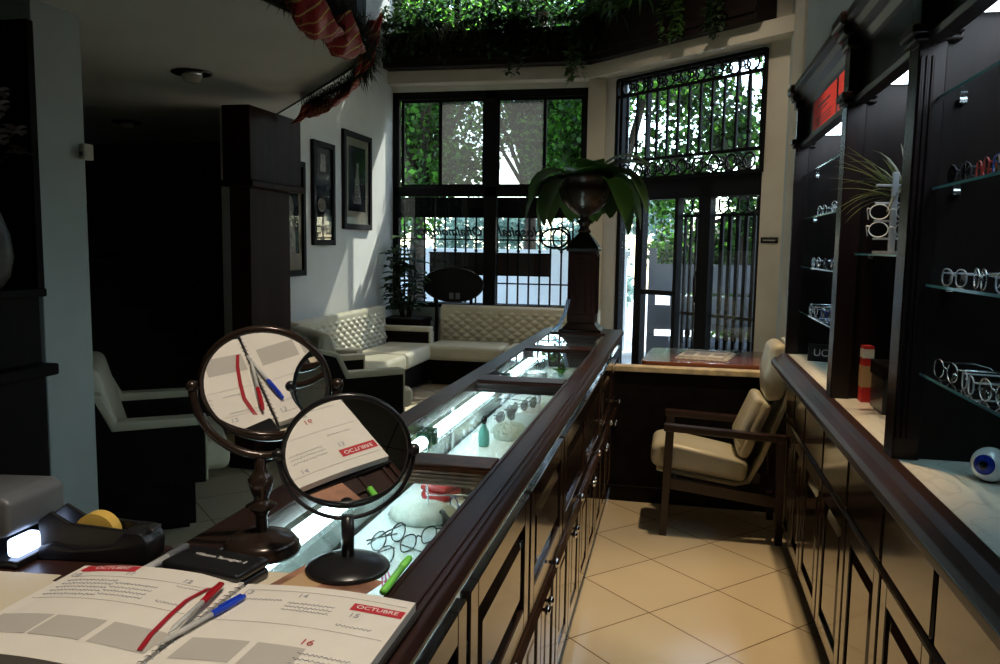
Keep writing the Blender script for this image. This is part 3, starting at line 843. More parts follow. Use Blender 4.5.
GM = ('gunmetal', 'lens_glass', 0, 'open'); GMf = ('gunmetal', 'lens_glass', 1, 'folded'); CL = ('frame_clear', 'lens_glass', 0, 'open')
BL = ('frame_blue', 'lens_glass', 1, 'open'); RD = ('frame_red', 'lens_glass', 0, 'folded'); SM = ('frame_smoke', 'smoke_lens', 1, 'folded'); ST = ('steel', 'lens_glass', 1, 'open')
PK = ('frame_pink', 'lens_glass', 1, 'folded'); WH = ('white_lacquer', 'lens_glass', 1, 'open')
DZ = .7685
gg = 'glasses inside the display counter'
glasses(GMf, (-.615, 1.67, DZ), R(70), 'round metal glasses beside the small mirror base, inside the counter', gg)
glasses(GMf, (-.60, 1.53, DZ), R(60), 'metal glasses lying nearest the pink pair in the first bay', gg)
glasses(GM, (-.55, 1.68, DZ), R(-115), 'thin open glasses lying in front of the shell near the wood edge', gg)
glasses(PK, (-.53, 1.42, DZ), R(-60), 'pink-rimmed glasses next to the green marker', gg)
cs = tag(empty('scallop_shell', (-.60, 1.87, DZ)), 'large pale shell cushion holding a pair of glasses in the first counter bay', 'shell')
sh = MB(); n = 40
sh.lathe([(.001, 0), (.07, 0), (.085, .008), (.078, .022), (.05, .034), (.001, .038)], n)
for i, v in enumerate(sh.v):
    a = math.atan2(v[1], v[0]); k = 1 + .05 * math.cos(20 * a); sh.v[i] = (v[0] * k, v[1] * k * .92, v[2])
sh.build('shell', 'plaster_shell', cs, smooth=True)
glasses(ST, (-.60, 1.90, DZ + .0375), R(-70), 'small steel glasses set on the pale shell', gg)
rb = tag(empty('spectacle_case', (-.60, 2.065, DZ), R(-12)), 'red spectacle case behind the shell in the counter', 'case')
MB().box(-.04, .04, -.07, .07, 0, .026).build('lower_half', 'red_box', rb, bevel=.012, seg=3); MB().box(-.04, .04, -.07, .07, .027, .042).build('lid', 'red_box', rb, bevel=.012, seg=3)
glasses(GM, (-.60, 2.05, DZ + .0425), R(75), 'dark glasses lying on the red spectacle case', gg)
glasses(SM, (-.51, 2.02, DZ), R(-40), 'black sunglasses between red case and counter front', gg)
glasses(BL, (-.515, 1.90, DZ), R(-50), 'blue-framed glasses against the counter front, near the shell', gg)
glasses(SM, (-.51, 1.79, DZ), R(-50), 'dark sunglasses nearest the front beam in the first bay', gg)
tb_ = tag(empty('card_box', (-.515, 2.17, DZ), R(5)), 'tan cardboard box behind the red spectacle case', 'box')
MB().box(-.05, .05, -.07, .07, 0, .04).build('tray', 'tan_card', tb_, bevel=.003); MB().box(-.052, .052, -.072, .072, .03, .046).build('lid', 'tan_card', tb_, bevel=.003)
# second bay
bt = tag(empty('perfume_bottle', (-.625, 2.62, DZ)), 'slim teal glass bottle with dark stopper in the second bay', 'bottle')
MB().lathe([(.001, 0), (.017, .0), (.02, .01), (.019, .045), (.008, .07), (.007, .078), (.001, .078)], 18).build('flask', 'teal_glass', bt, smooth=True)
MB().lathe([(.001, .078), (.008, .078), (.011, .09), (.006, .104), (.001, .106)], 14).build('stopper', 'gunmetal', bt, smooth=True)
co = tag(empty('coral', (-.565, 2.76, DZ)), 'white brain coral beside the teal bottle', 'coral')
r = random.Random(9); cb = MB(); cb.ball((0, 0, .014), .058, 20, 12, (1, 1, .62))
for _ in range(170):
    d = Vector((r.gauss(0, 1), r.gauss(0, 1), abs(r.gauss(0, .8)))).normalized(); p = Vector((d.x * .055, d.y * .055, .014 + d.z * .034)); cb.tube([p, p + d * .014], [.004, .002], 5)
cb.build('coral_head', 'plaster_shell', co, smooth=True)
wb = tag(empty('display_block', (-.545, 3.08, DZ), R(4)), 'white display block carrying glasses in the second bay', 'block')
MB().box(-.05, .05, -.11, .11, 0, .045).build('body', 'white_deck', wb, bevel=.003); MB().box(-.046, .046, -.106, .106, .045, .048).build('pad', 'white_lacquer', wb, bevel=.001)
glasses(SM, (-.545, 3.04, DZ + .0485), R(70), 'dark glasses on the near end of the white block', gg)
glasses(GM, (-.545, 3.13, DZ + .0485), R(70), 'metal glasses on the far end of the white block', gg)
glasses(SM, (-.63, 3.02, DZ), R(60), 'black sunglasses left of the white block, nearer pair', gg)
glasses(SM, (-.635, 3.16, DZ), R(80), 'black sunglasses left of the white block, farther pair', gg)
# third bay
jr = tag(empty('jar', (-.645, 3.78, DZ)), 'round jar with pink contents and white lid in the third bay', 'jar')
MB().lathe([(.001, 0), (.048, 0), (.05, .01), (.05, .055), (.001, .055)], 24).build('body', 'red_box', jr, smooth=False)
MB().lathe([(.001, .055), (.052, .055), (.052, .075), (.046, .08), (.001, .08)], 24).build('lid', 'white_lacquer', jr)
glasses(ST, (-.675, 3.92, DZ), R(40), 'steel glasses left of the jar', gg)
glasses(ST, (-.555, 3.88, DZ), R(10), 'pale open glasses right of the jar, nearer pair', gg)
glasses(CL, (-.55, 4.03, DZ), R(-20), 'pale open glasses right of the jar, farther pair', gg)
gp = tag(empty('green_ornament', (-.58, 4.16, DZ)), 'small green leafy ornament in the far counter bay', 'ornament')
b = MB(); r = random.Random(4)
for k in range(14):
    a = r.uniform(0, 6.28); b.leaf((0, 0, .005), (math.cos(a), math.sin(a), 1.2), r.uniform(.06, .11), .02, 1.0, 4)
b.build('foliage', 'bright_leaf', gp, smooth=True); MB().lathe([(.001, 0), (.014, 0), (.016, .012), (.001, .014)], 12).build('base', 'teal_glass', gp)

# ------------------------------------------------------------------ urn on the counter end
pd = tag(empty('pedestal', (-.535, 4.675, .964)), 'panelled wooden pedestal post standing on the far counter end', 'pedestal')
MB().lathe([(.17, 0), (.17, .012), (.145, .02), (.115, .045), (.105, .06)], 4, M=Matrix.Rotation(PI / 4, 4, 'Z')).build('base', 'dark_wood', pd)
box('shaft', 'post_wood', -.08, .08, -.08, .08, .055, .47, pd, .003)
pm = MB(); 
for s in (1,):
    for (a0, a1) in ((-.06, -.045), (.045, .06)): pm.box(a0, a1, -.087, -.08, .10, .43)
    pm.box(-.06, .06, -.087, -.08, .43, .445); pm.box(-.06, .06, -.087, -.08, .085, .10); pm.box(-.025, .025, -.086, -.08, .11, .42)
    pm.box(.08, .087, -.06, .06, .43, .445); pm.box(.08, .087, -.06, -.045, .1, .43); pm.box(.08, .087, .045, .06, .1, .43)
pm.build('panel_molding', 'post_wood', pd, bevel=.002)
MB().lathe([(.125, .46), (.13, .475), (.125, .485), (.075, .535), (.04, .565)], 4, M=Matrix.Rotation(PI / 4, 4, 'Z')).build('cap', 'dark_wood', pd)
ur = tag(empty('urn', (-.535, 4.675, 1.528)), 'dark fluted urn on top of the counter pedestal', 'urn')
pf = [(.03, 0), (.035, .012), (.022, .03), (.03, .05), (.045, .065), (.02, .085), (.03, .10), (.075, .13), (.115, .18), (.132, .225), (.135, .255), (.125, .27), (.145, .30), (.152, .315), (.145, .325), (.125, .325), (.12, .29)]
ub = MB().lathe(pf, 48)
for i, v in enumerate(ub.v):
    if .10 < v[2] < .26:
        a = math.atan2(v[1], v[0]); k = 1 + .035 * abs(math.sin(12 * a)) - .02; ub.v[i] = (v[0] * k, v[1] * k, v[2])
ub.v = [(v[0] * 1.12, v[1] * 1.12, v[2]) for v in ub.v]; ub.build('bowl', 'bronze_metal', ur, smooth=True)
MB().lathe([(.001, .28), (.118, .285), (.001, .29)], 20).build('soil', 'soil', ur)
fp = tag(empty('potted_fern', (-.535, 4.675, 1.816)), 'broad-leaved green plant arching out of the urn', 'plant')
b = MB(); r = random.Random(12)
for k in range(34):
    a = 2 * PI * k / 34 + r.uniform(-.12, .12); front = abs((a + R(83) + PI) % (2 * PI) - PI) < R(50)
    if front and k % 3: continue
    el = r.uniform(.9, 1.8) if front else r.uniform(.3, 1.2)
    b.leaf((.05 * math.cos(a), .05 * math.sin(a), .0), (math.cos(a), math.sin(a), el), r.uniform(.20, .28) if front else r.uniform(.34, .50), r.uniform(.15, .20), r.uniform(3.0, 4.6) if not front else 1.6, 9, wmax=.5, fold=.10)
b.leaf((.03, 0, 0), (.55, .1, 1), .42, .13, 2.2, 9, wmax=.5, fold=.1); b.leaf((.03, 0, 0), (.9, -.1, 1), .40, .11, 1.6, 9, wmax=.5, fold=.1)
b.build('foliage', 'house_leaf', fp, smooth=True)
hr = tag(empty('iron_ring_bracket', (-.615, 4.66, 1.46)), 'black iron ring bracket on the left side of the pedestal', 'bracket')
MB().tube([(-.09 + .085 * math.cos(2 * PI * k / 24), -.03 * math.cos(2 * PI * k / 24), .035 + .055 * math.sin(2 * PI * k / 24)) for k in range(24)], .007, 6, True).build('ring', 'black_iron', hr, smooth=True)
MB().tube([(-.05 + .05 * math.cos(2 * PI * k / 24), .0, .035 + .065 * math.sin(2 * PI * k / 24)) for k in range(24)], .006, 6, True).build('scroll', 'black_iron', hr, smooth=True)
for k in range(2):
    cb_ = MB().tube([(-.60 + .0 - .012 * k, 4.588 - .006 * k, 1.15), (-.615 - .01 * k, 4.575, 1.08), (-.64 - .015 * k, 4.56, 1.01), (-.675 - .012 * k, 4.53 - .03 * k, .973)], .006, 6).build('cable', 'cable_blue', None, smooth=True)
    tag(cb_, ('pale cable looping down the pedestal into the counter, right strand', 'pale cable looping down the pedestal into the counter, left strand')[k], 'cable', 'cables on the pedestal')

# ================================================================== HALF WALL, TABLE, CHAIR
hw = struct(box('wall_half', 'matte_dark_wood', -.34, RX, 4.57, 4.63, 0, .752, bevel=0))
struct(box('trim_3', 'cream_edge', -.34, RX, 4.555, 4.645, .752, .783, bevel=.004))
struct(box('baseboard_half', 'matte_dark_wood', -.34, RX, 4.555, 4.57, 0, .09, bevel=.003))
tb = tag(empty('table', (.24, 5.03, 0)), 'reddish-brown table with rounded top behind the half wall', 'table')
tp = []
for cx, cy, a0 in ((.48, .27, 0), (-.34, .27, 90), (-.38, -.30, 180), (.48, -.30, 270)):
    for k in range(6):
        a = R(a0 + 18 * k); tp.append((cx + .05 * math.cos(a), cy + .05 * math.sin(a)))
MB().prism(tp, 'z', .772, .80).build('tabletop', 'red_brown_wood', tb, bevel=.004)
for x, y in ((-.33, -.28), (.46, -.28), (-.33, .24), (.46, .24)): box('leg', 'black_metal', x - .02, x + .02, y - .02, y + .02, 0, .772, tb)
npz = tag(empty('newspaper', (.19, 5.0, .801), R(-12)), 'folded newspaper lying on the reddish table', 'newspaper')
for k in range(4):
    z = .0045 * k; dx = .012 * k
    MB().box(-.15 + dx * .3, .15 - dx, -.20 + dx, .19 - dx * .5, z, z + .004).build('sheet', 'newsprint' if k % 2 == 0 else 'white_print', npz)
hd = MB().box(-.10, .10, .09, .13, .0178, .0184); 
for k in range(3): hd.box(-.12 + .085 * k, -.06 + .085 * k, -.14 + .03 * k, .0, .0178, .0182)
hd.build('print', 'pencil', npz)

ch = tag(empty('armchair_wood', (.0, 4.25, 0)), 'low wooden-framed armchair with cream leather cushions in the aisle', 'chair')
for y in (-.195, .195):
    MB().prism([(-.045, 0), (-.008, 0), (.012, .545), (-.03, .545)], 'y', y - .018, y + .018).build('leg', 'espresso_wood', ch, bevel=.003)
    MB().prism([(.515, 0), (.55, 0), (.545, .545), (.50, .545)], 'y', y - .018, y + .018).build('leg', 'espresso_wood', ch, bevel=.003)
    MB().prism([(-.04, .54), (.555, .515), (.555, .548), (-.04, .575)], 'y', y - .028, y + .028).build('armrest', 'espresso_wood', ch, bevel=.006)
    MB().prism([(.0, .245), (.52, .185), (.52, .245), (.0, .30)], 'y', y - .013, y + .013).build('side_rail', 'espresso_wood', ch, bevel=.003)
box('stretcher', 'espresso_wood', .47, .50, -.18, .18, .19, .25, ch); box('stretcher', 'espresso_wood', .0, .03, -.18, .18, .25, .30, ch)


def cushion(name, poly, y0, y1, m, parent, bev=.03):
    return MB().prism(poly, 'y', y0, y1).build(name, m, parent, bevel=bev, seg=5)


cushion('seat_cushion', [(-.10, .345), (.37, .285), (.385, .40), (.20, .435), (-.03, .475), (-.10, .46)], -.165, .165, 'cream_leather', ch, .035)
cushion('back_cushion', [(.315, .42), (.375, .40), (.485, .685), (.43, .72)], -.155, .155, 'cream_leather', ch, .03)
cushion('back_cushion', [(.305, .50), (.345, .44), (.47, .70), (.40, .73)], -.15, .15, 'cream_leather', ch, .028)
cushion('headrest', [(.445, .70), (.535, .715), (.56, .86), (.53, .995), (.465, .985), (.435, .84)], -.15, .15, 'cream_leather', ch, .03)
shell_o = [(-.07, .315), (.32, .262), (.39, .28), (.45, .40), (.55, .68), (.585, .87), (.555, 1.0)]
shell_i = [(.535, .995), (.563, .87), (.528, .69), (.43, .415), (.375, .30), (.32, .285), (-.07, .34)]
cushion('sling', shell_o + shell_i, -.14, .14, 'cream_leather', ch, .008)

# ================================================================== RIGHT COUNTER
G = 'cabinet units of the right-hand counter'
RY = [.0, .43, .86, 1.29, 1.72, 2.15, 2.58, 3.01, 3.44, 3.74, 4.02]
for i in range(10):
    y0, y1 = RY[i], RY[i + 1]; ym = (y0 + y1) / 2; h = (y1 - y0) / 2
    nm = ords[9 - i]
    t = tag(empty('cabinet', (.7, ym, 0)), 'dark panelled cabinet unit of the right counter, %s from the wooden armchair' % nm, 'cabinet', G)
    c = MB(); c.box(-.145, .145, -h + .001, h - .001, .08, .865); c.box(-.115, .145, -h + .001, h - .001, 0, .08); c.build('carcass', 'door_wood', t)
    d = MB(); d.box(-.168, -.145, -h + .012, h - .012, .655, .85); o = d.build('drawer', 'door_wood', t, bevel=.006)
    d = MB(); raised_panel(d, -.145, -h + .012, h - .012, .10, .625, -1); o = d.build('door', 'door_wood', t, bevel=.003)
    MB().prism([(-.145, .628), (-.168, .632), (-.172, .64), (-.166, .65), (-.145, .652)], 'y', -h + .001, h - .001).build('rail', 'door_wood', t)
    box('kickboard', 'espresso_wood', -.125, -.116, -h + .001, h - .001, 0, .075, t, .001)
wt = tag(empty('worktop', (.65, 2.0, .866)), 'pale marble worktop with dark moulded wooden edge on the right counter', 'worktop')
box('slab', 'cream_marble', -.13, .195, -2.0, 2.03, 0, .092, wt, 0)
MB().prism([(-.125, 0), (-.16, .0), (-.175, .008), (-.165, .018), (-.175, .026), (-.195, .034), (-.197, .055), (-.188, .068), (-.165, .076), (-.15, .090), (-.13, .094), (-.125, .094)], 'y', -2.0, 2.03).build('edge_molding', 'top_wood', wt, bevel=.002)

# ------------------------------------------------------------------ display hutch on the right counter
hu = tag(empty('display_hutch', (.69, 3.0, .958)), 'dark wooden display hutch with cornice on the right counter', 'display hutch')
PY = [(.90, .98), (2.03, 2.11), (2.83, 2.91), (4.0, 4.03)]
Z0 = .958
for a, b in PY:
    p = MB().box(-.165, .155, a - 3 + .018, b - 3, .0, 1.22)                # panel
    p.build('divider', 'dark_wood', hu)
    p = MB().box(-.178, -.118, a - 3, b - 3, 0, 1.16)
    for k in range(3 if a == 2.03 else 0): p.box(-.175 + .012 * k, -.168 + .012 * k, a - 3 - .005, a - 3, .05, .93)
    p.build('pilaster', 'pilaster_wood', hu, bevel=.003)
    m_ = MB(); m_.box(-.205, .155, a - 3 - .03, b - 3 + .03, 1.17, 1.20); m_.box(-.19, .155, a - 3 - .018, b - 3 + .018, 1.135, 1.17)
    m_.box(-.22, .155, a - 3 - .045, b - 3 + .045, 1.20, 1.24)
    m_.build('capital', 'dark_wood', hu, bevel=.008)
    m_ = MB(); m_.box(-.198, -.09, a - 3 - .018, b - 3 + .018, .975, .998); m_.box(-.19, -.09, a - 3 - .01, b - 3 + .01, .96, .975); m_.build('necking', 'dark_wood', hu, bevel=.005)
for (a0, b0), (a1, b1) in zip(PY[:-1], PY[1:]):
    box('fascia', 'dark_wood', -.135, -.115, b0 - 3, a1 - 3, .965, 1.20, hu, .002)
    MB().prism([(-.135, 1.13), (-.145, 1.14), (-.155, 1.165), (-.175, 1.18), (-.185, 1.20), (-.205, 1.21), (-.205, 1.236), (-.135, 1.236)], 'y', b0 - 3, a1 - 3).build('cornice', 'dark_wood', hu, bevel=.002)
    MB().prism([(-.135, .955), (-.16, .96), (-.165, .975), (-.15, .99), (-.135, .995)], 'y', b0 - 3, a1 - 3).build('lower_molding', 'dark_wood', hu, bevel=.002)
    box('light_panel', 'panel_glow', -.06, .125, b0 - 3 + .02, a1 - 3 - .02, 1.014, 1.024, hu, 0)
    box('soffit', 'dark_wood', -.115, .155, b0 - 3, a1 - 3, 1.026, 1.04, hu, 0)
    box('back_panel', 'matte_dark_wood', .135, .155, b0 - 3, a1 - 3, 0, 1.02, hu, 0)
box('top_board', 'dark_wood', -.135, .155, .98 - 3, 4.0 - 3, 1.20, 1.22, hu, 0)

# red notices on the far fascia
for k, (y, z, nm) in enumerate(((3.55, 2.005, 'red notice sheet on the far fascia of the hutch, left of two'), (3.08, 2.005, 'red notice sheet on the far fascia of the hutch, right of two'))):
    n_ = tag(empty('notice', (.5545, y, z)), nm, 'notice', 'red notices on the hutch')
    hw_ = .27 if k == 0 else .165
    MB().box(-.001, .0, -hw_, hw_, -.075, .085).build('sheet', 'orange_red_paper', n_)
    pr = MB()
    r = random.Random(40 + k)
    for zz, ww, hh in ((.045, .10, .010), (.025, .06, .006), (-.005, .13, .004), (-.018, .12, .004), (-.03, .12, .004), (-.062, .07, .008)):
        x = -ww * hw_ / .2
        while x < ww * hw_ / .2 - .01:
            l = r.uniform(.012, .035); pr.box(-.0016, -.001, x, min(x + l, ww * hw_ / .2), zz - hh / 2, zz + hh / 2); x += l + .009
    pr.build('print', 'black_ink', n_)
    e = MB().box(-.0018, -.001, hw_ - .045 if k == 0 else .05, hw_ - .005 if k == 0 else .09, -.072, -.035); e.build('sticker', 'yellow_green', n_)
n_ = tag(empty('notice', (.50, 2.62, 2.197)), 'red paper standing on top of the hutch cornice at the upper edge', 'notice')
MB().box(-.001, .001, -.14, .12, 0, .09).build('sheet', 'orange_red_paper', n_); MB().box(-.006, .006, -.14, .12, -.001, .003).build('foot', 'black_plastic', n_)

# ------------------------------------------------------------------ glass shelves
SG = 'glass shelves in the hutch'
SZ = (1.165, 1.372, 1.592, 1.795)


def shelf(y0, y1, z, x0, x1, label, ends=(1, 1)):
    t = tag(empty('glass_shelf', ((x0 + x1) / 2, (y0 + y1) / 2, z)), label, 'shelf', SG)
    hx, hy = (x1 - x0) / 2, (y1 - y0) / 2
    box('pane', 'shelf_glass', -hx + .001, hx, -hy, hy, -.003, .003, t, 0)
    box('polished_edge', 'glass_edge', -hx - .0004, -hx + .001, -hy, hy, -.003, .003, t, 0)
    for s in (-1, 1):
        if not ends[0 if s < 0 else 1]: continue
        for x in (-hx + .05, hx - .06):
            MB().box(x - .009, x + .009, min(s * hy, s * (hy - .02)), max(s * hy, s * (hy - .02)), -.014, -.003).build('clip', 'steel', t, bevel=.002)
    return t


lv = ('lowest', 'second-lowest', 'third', 'top')
for k, z in enumerate(SZ):
    shelf(2.91, 3.998, z, .56, .80, '%s glass shelf in the far bay of the hutch' % lv[k])
    shelf(.98, 2.046, z, .56, .80, '%s glass shelf in the near bay of the hutch at the right edge' % lv[k])
shelf(2.11, 2.846, 1.438, .56, .80, 'glass shelf under the spectacle rack in the middle bay')

XA = R(-90)   # fronts towards the aisle
gf = 'glasses in the far bay'
names = ['%s pair of glasses from the far end on the %s shelf of the far bay']
for z, kinds, ys, sh_ in ((SZ[0], (ST, CL, ST, BL, CL, ST), (3.90, 3.74, 3.58, 3.42, 3.25, 3.08), 'lowest'), (SZ[1], (CL, ST, CL, SM, ST, CL), (3.90, 3.74, 3.58, 3.42, 3.25, 3.08), 'second-lowest'), (SZ[2], (GM, ST, CL, ST, CL), (3.85, 3.66, 3.48, 3.30, 3.10), 'third')):
    for k, (kd, y) in enumerate(zip(kinds, ys)):
        glasses(kd, (.585 if k % 2 else .60, y, z + .0032), XA + R((-12, 8, -4, 14, -8, 5)[k]), names[0] % (ords[k], sh_), gf)
gn = 'glasses in the near bay'
for z, kinds, ys, sh_ in ((SZ[1], (CL, ST, CL), (1.91, 1.755, 1.60), 'second-lowest'), (SZ[0], (ST, CL, ST, CL), (1.92, 1.78, 1.64, 1.50), 'lowest'), (SZ[2], (SM, RD, ('frame_blue', 'lens_glass', 0, 'folded')), (1.93, 1.79, 1.66), 'third')):
    for k, (kd, y) in enumerate(zip(kinds, ys)):
        glasses(kd, (.58, y, z + .0032), XA + R((6, -8, 5, -4)[k]), '%s pair of glasses from the panel on the %s near glass shelf' % (ords[k], sh_), gn)
glasses(SM, (.69, 1.75, SZ[0] + .0032), XA + R(10), 'sunglasses lying at the back of the lowest near glass shelf', gn)

# middle bay: rack of white frames, plant, boxes
ra = tag(empty('spectacle_rack', (.592, 2.50, 1.4412)), 'upright acrylic spectacle rack on the middle bay shelf', 'rack')
MB().lathe([(.001, 0), (.05, 0), (.05, .008), (.001, .01)], 20).build('base', 'frame_clear', ra)
box('column', 'frame_clear', -.008, .008, -.008, .008, .008, .23, ra, .001)
for z in (.04, .09, .14, .19): box('peg', 'frame_clear', -.05, .05, -.006, .006, z, z + .006, ra, .001)
gm_ = 'white glasses on the rack'
for k, z in enumerate((.0465, .0965)):
    glasses(WH, (.585, 2.478, 1.4412 + z), R(-12), 'white-framed glasses on the acrylic rack, %s peg from below' % ords[k], gm_)
gh = tag(empty('spectacle_rack', (.668, 2.44, 1.4412)), 'white zigzag spectacle holder behind the near pilaster', 'rack')
zz = MB()
for k in range(5): zz.box(-.045, .045, -.02 + .006 * k, .03 + .006 * k, .045 * k + .004, .045 * k + .012, Matrix.Rotation(R(0), 4, 'Y'))
zz.box(-.012, .012, .0, .02, 0, .22); zz.build('holder', 'white_lacquer', gh, bevel=.003)
MB().box(-.05, .05, -.03, .05, 0, .005).build('base', 'white_lacquer', gh)
for k, z in enumerate((.058, .148)):
    glasses(WH, (.668, 2.432, 1.4412 + z), R(-35), 'white-framed glasses on the zigzag holder, %s tier' % ('lower', 'upper')[k], gm_)
ap = tag(empty('artificial_plant', (.66, 2.62, 1.4412)), 'spiky olive grass plant in a black pot in the middle bay', 'plant')
MB().lathe([(.001, 0), (.03, 0), (.04, .16), (.036, .16), (.001, .15)], 18).build('pot', 'black_plastic', ap, smooth=True)
b = MB(); r = random.Random(77)
for k in range(60):
    a = r.uniform(0, 6.28); b.leaf((.01 * math.cos(a), .01 * math.sin(a), .15), (math.cos(a) - .35, math.sin(a) - .3, r.uniform(.3, 2.2)), r.uniform(.16, .27), .013, r.uniform(.5, 1.6), 6, wmax=.2)
b.build('foliage', 'olive_leaf', ap, smooth=True)
bx_ = tag(empty('product_box', (.612, 2.80, Z0 + .0002), R(3)), 'slim red and white product box standing on the marble by the middle divider', 'box')
MB().box(-.016, .016, -.02, .02, 0, .185).build('carton', 'red_box', bx_, bevel=.001); MB().box(-.0165, .0165, -.0205, .0205, .145, .175).build('band', 'white_lacquer', bx_)
MB().box(-.0167, .0167, -.0207, .0207, .05, .12).build('print', 'tan_card', bx_)
kb = tag(empty('storage_box', (.69, 2.66, Z0 + .0002), R(0)), 'black lidded box on the marble in the middle bay', 'box')
MB().box(-.075, .085, -.08, .08, 0, .105).build('body', 'black_plastic', kb, bevel=.004); MB().box(-.079, .089, -.084, .084, .105, .15).build('lid', 'matte_dark_wood', kb, bevel=.004)
uc = tag(empty('sign_block', (.645, 3.80, Z0 + .0002), R(-20)), 'black sign block lettered UC on the marble in the far bay', 'sign')
MB().prism([(-.045, 0), (.02, 0), (-.015, .075), (-.03, .075)], 'x', -.055, .055).build('block', 'black_plastic', uc, bevel=.002)
text('lettering', 'UC', .045, 'grey_ink', (0, -.0385, .038), (1, 0, 0), (0, .2, 1), uc)
glasses(ST, (.68, 3.66, Z0 + .0003), XA, 'steel glasses lying on the marble behind the black sign block', gf)
# eyeball model
ey = tag(empty('eyeball_model', (.672, 1.885, Z0 + .0375)), 'white eyeball model with blue iris on the marble counter', 'model')
MB().ball((0, 0, 0), .0375, 32, 20).build('globe', 'eye_white', ey, smooth=True)
dv = Vector((-.62, -.77, .12)).normalized(); Mx = dv.to_track_quat('Z', 'Y').to_matrix().to_4x4()


def cap(r0, r1, rad):
    pr = []
    for k in range(7):
        x = r0 + (r1 - r0) * k / 6; pr.append((max(x, 1e-4), math.sqrt(rad * rad - x * x)))
    return MB().lathe(pr[::-1], 28, M=Mx)


cap(.0085, .0215, .0381).build('iris', 'iris_blue', ey, smooth=True); cap(.0001, .0088, .0384).build('pupil', 'pupil', ey, smooth=True)
MB().lathe([(.012, -.0375), (.016, -.0375), (.016, -.031), (.012, -.031)], 20).build('stand_ring', 'black_plastic', ey)

# ================================================================== DESK END OF THE COUNTER
TZ = .9642
dk = tag(empty('side_desk', (-1.09, .66, 0)), 'dark wooden side desk joining the counter at the lower left', 'desk')
box('desktop', 'top_wood', -.33, .309, -.5, .46, .925, .958, dk, .004); box('pedestal', 'door_wood', -.30, .29, -.45, .40, 0, .925, dk, .004)
for s in (-1, 1): box('drawer', 'door_wood', -.28, .27, .40, .415, .5 + .2 * s, .86 + .02 * s if s > 0 else .65, dk, .004)

# agenda
ag = tag(empty('agenda', (-.52, .83, TZ)), 'open spiral weekly agenda with red OCTUBRE tabs lying on the counter', 'book')


def page(x0, x1, lift, y0, y1, zb, n=14):
    b = MB(); vs = []; fs = []
    for j in range(2):
        for i in range(n + 1):
            u = i / n; x = x0 + (x1 - x0) * u
            vs.append((x, (y0, y1)[j], zb + lift(u)))
    for i in range(n): fs.append((i, i + 1, n + 2 + i, n + 1 + i))
    m = len(vs); vs += [(x, y, max(.0002, z - .012)) for x, y, z in vs]; fs += [(a + m, d + m, c + m, b_ + m) for a, b_, c, d in fs]
    fs += [(0, m, m + n, n)][:0]
    for i in range(n): fs += [(i, i + m, i + 1 + m, i + 1), (n + 1 + i, n + 2 + i, n + 2 + i + m, n + 1 + i + m)]
    fs += [(0, n + 1, n + 1 + m, m), (n, n + m, 2 * n + 1 + m, 2 * n + 1)]
    b.add(vs, fs); return b


SX = -.045
lift_l = lambda u: .006 + .010 * math.sin(PI * min(1, (1 - u) * 1.05 + .02)) ** .8 * (1 - .2 * u)
lift_r = lambda u: .006 + .006 * math.sin(PI * u)
MB().box(-.305, .205, -.145, .142, .0, .0045).build('cover', 'black_plastic', ag, bevel=.001)
page(-.30, SX - .003, lift_l, -.115, .138, .010).build('left_page', 'paper', ag, smooth=False)
page(SX + .003, .20, lift_r, -.14, .138, .010).build('right_page', 'paper', ag, smooth=False)
wr = MB()
for k in range(22):
    y = -.135 + .0125 * k
    wr.tube([(SX + .006 * math.cos(a), y, .0155 + .0045 * math.sin(a)) for a in [PI * j / 6 for j in range(7)]], .0008, 5)
wr.build('spiral', 'chrome', ag, smooth=True)


def on_left(x): return .0102 + lift_l((x + .30) / (SX - .003 + .30))


def on_right(x): return .0102 + lift_r((x - SX - .003) / (.20 - SX - .003))


def patch(name, m, x0, x1, y0, y1, side, dz=.0003, n=6):
    b = MB(); f = on_left if side == 'l' else on_right
    vs = []
    for j in (y0, y1):
        for i in range(n + 1): x = x0 + (x1 - x0) * i / n; vs.append((x, j, f(x) + dz))
    b.add(vs, [(i, i + 1, n + 2 + i, n + 1 + i) for i in range(n)])
    return b.build(name, m, ag)


patch('tab', 'red_print', -.292, -.205, .117, .136, 'l'); patch('tab', 'red_print', .128, .197, .088, .107, 'r')


def wrote(s, x, y, size, m, side='r', name='lettering', dz=.0006, rot=0.):
    f = on_left if side == 'l' else on_right
    e = .006; sl = (f(x + e) - f(x - e)) / (2 * e)
    return text(name, s, size, m, (x, y, f(x) + dz), (math.cos(rot), math.sin(rot), sl), (-math.sin(rot), math.cos(rot), 0), ag, .0001)


wrote('OCTUBRE', .162, .098, .0125, 'white_print'); wrote('OCTUBRE', -.246, .127, .0125, 'white_print', 'l')
for s, x, y, c, sd in (('10', -.288, .105, 'pencil', 'l'), ('11', -.205, .110, 'pencil', 'l'), ('12', -.115, .108, 'pencil', 'l'), ('13', SX + .02, .110, 'pencil', 'r'), ('14', .055, .108, 'pencil', 'r'), ('15', .14, .075, 'pencil', 'r'), ('16', .115, -.005, 'red_ink', 'r')):
    wrote(s, x, y, .015 if c == 'pencil' else .018, c, sd)
for x0, x1, sd in ((-.29, -.215, 'l'), (-.21, -.14, 'l'), (-.13, -.055, 'l'), (SX + .02, .05, 'r'), (.06, .12, 'r')): patch('notes_field', 'grey_ink', x0, x1, -.068, -.018, sd)


def scrib(x0, x1, y, side, seed, m='pencil', amp=.003, w_=.0004, name='handwriting'):
    r = random.Random(seed); f = on_left if side == 'l' else on_right; pts = []; x = x0; k = 0
    while x < x1:
        pts.append((x, y + amp * math.sin(k * 1.9) * r.uniform(.4, 1), f(x) + .0009)); x += r.uniform(.0012, .0022); k += 1
    MB().tube(pts, w_, 4).build(name, m, ag)


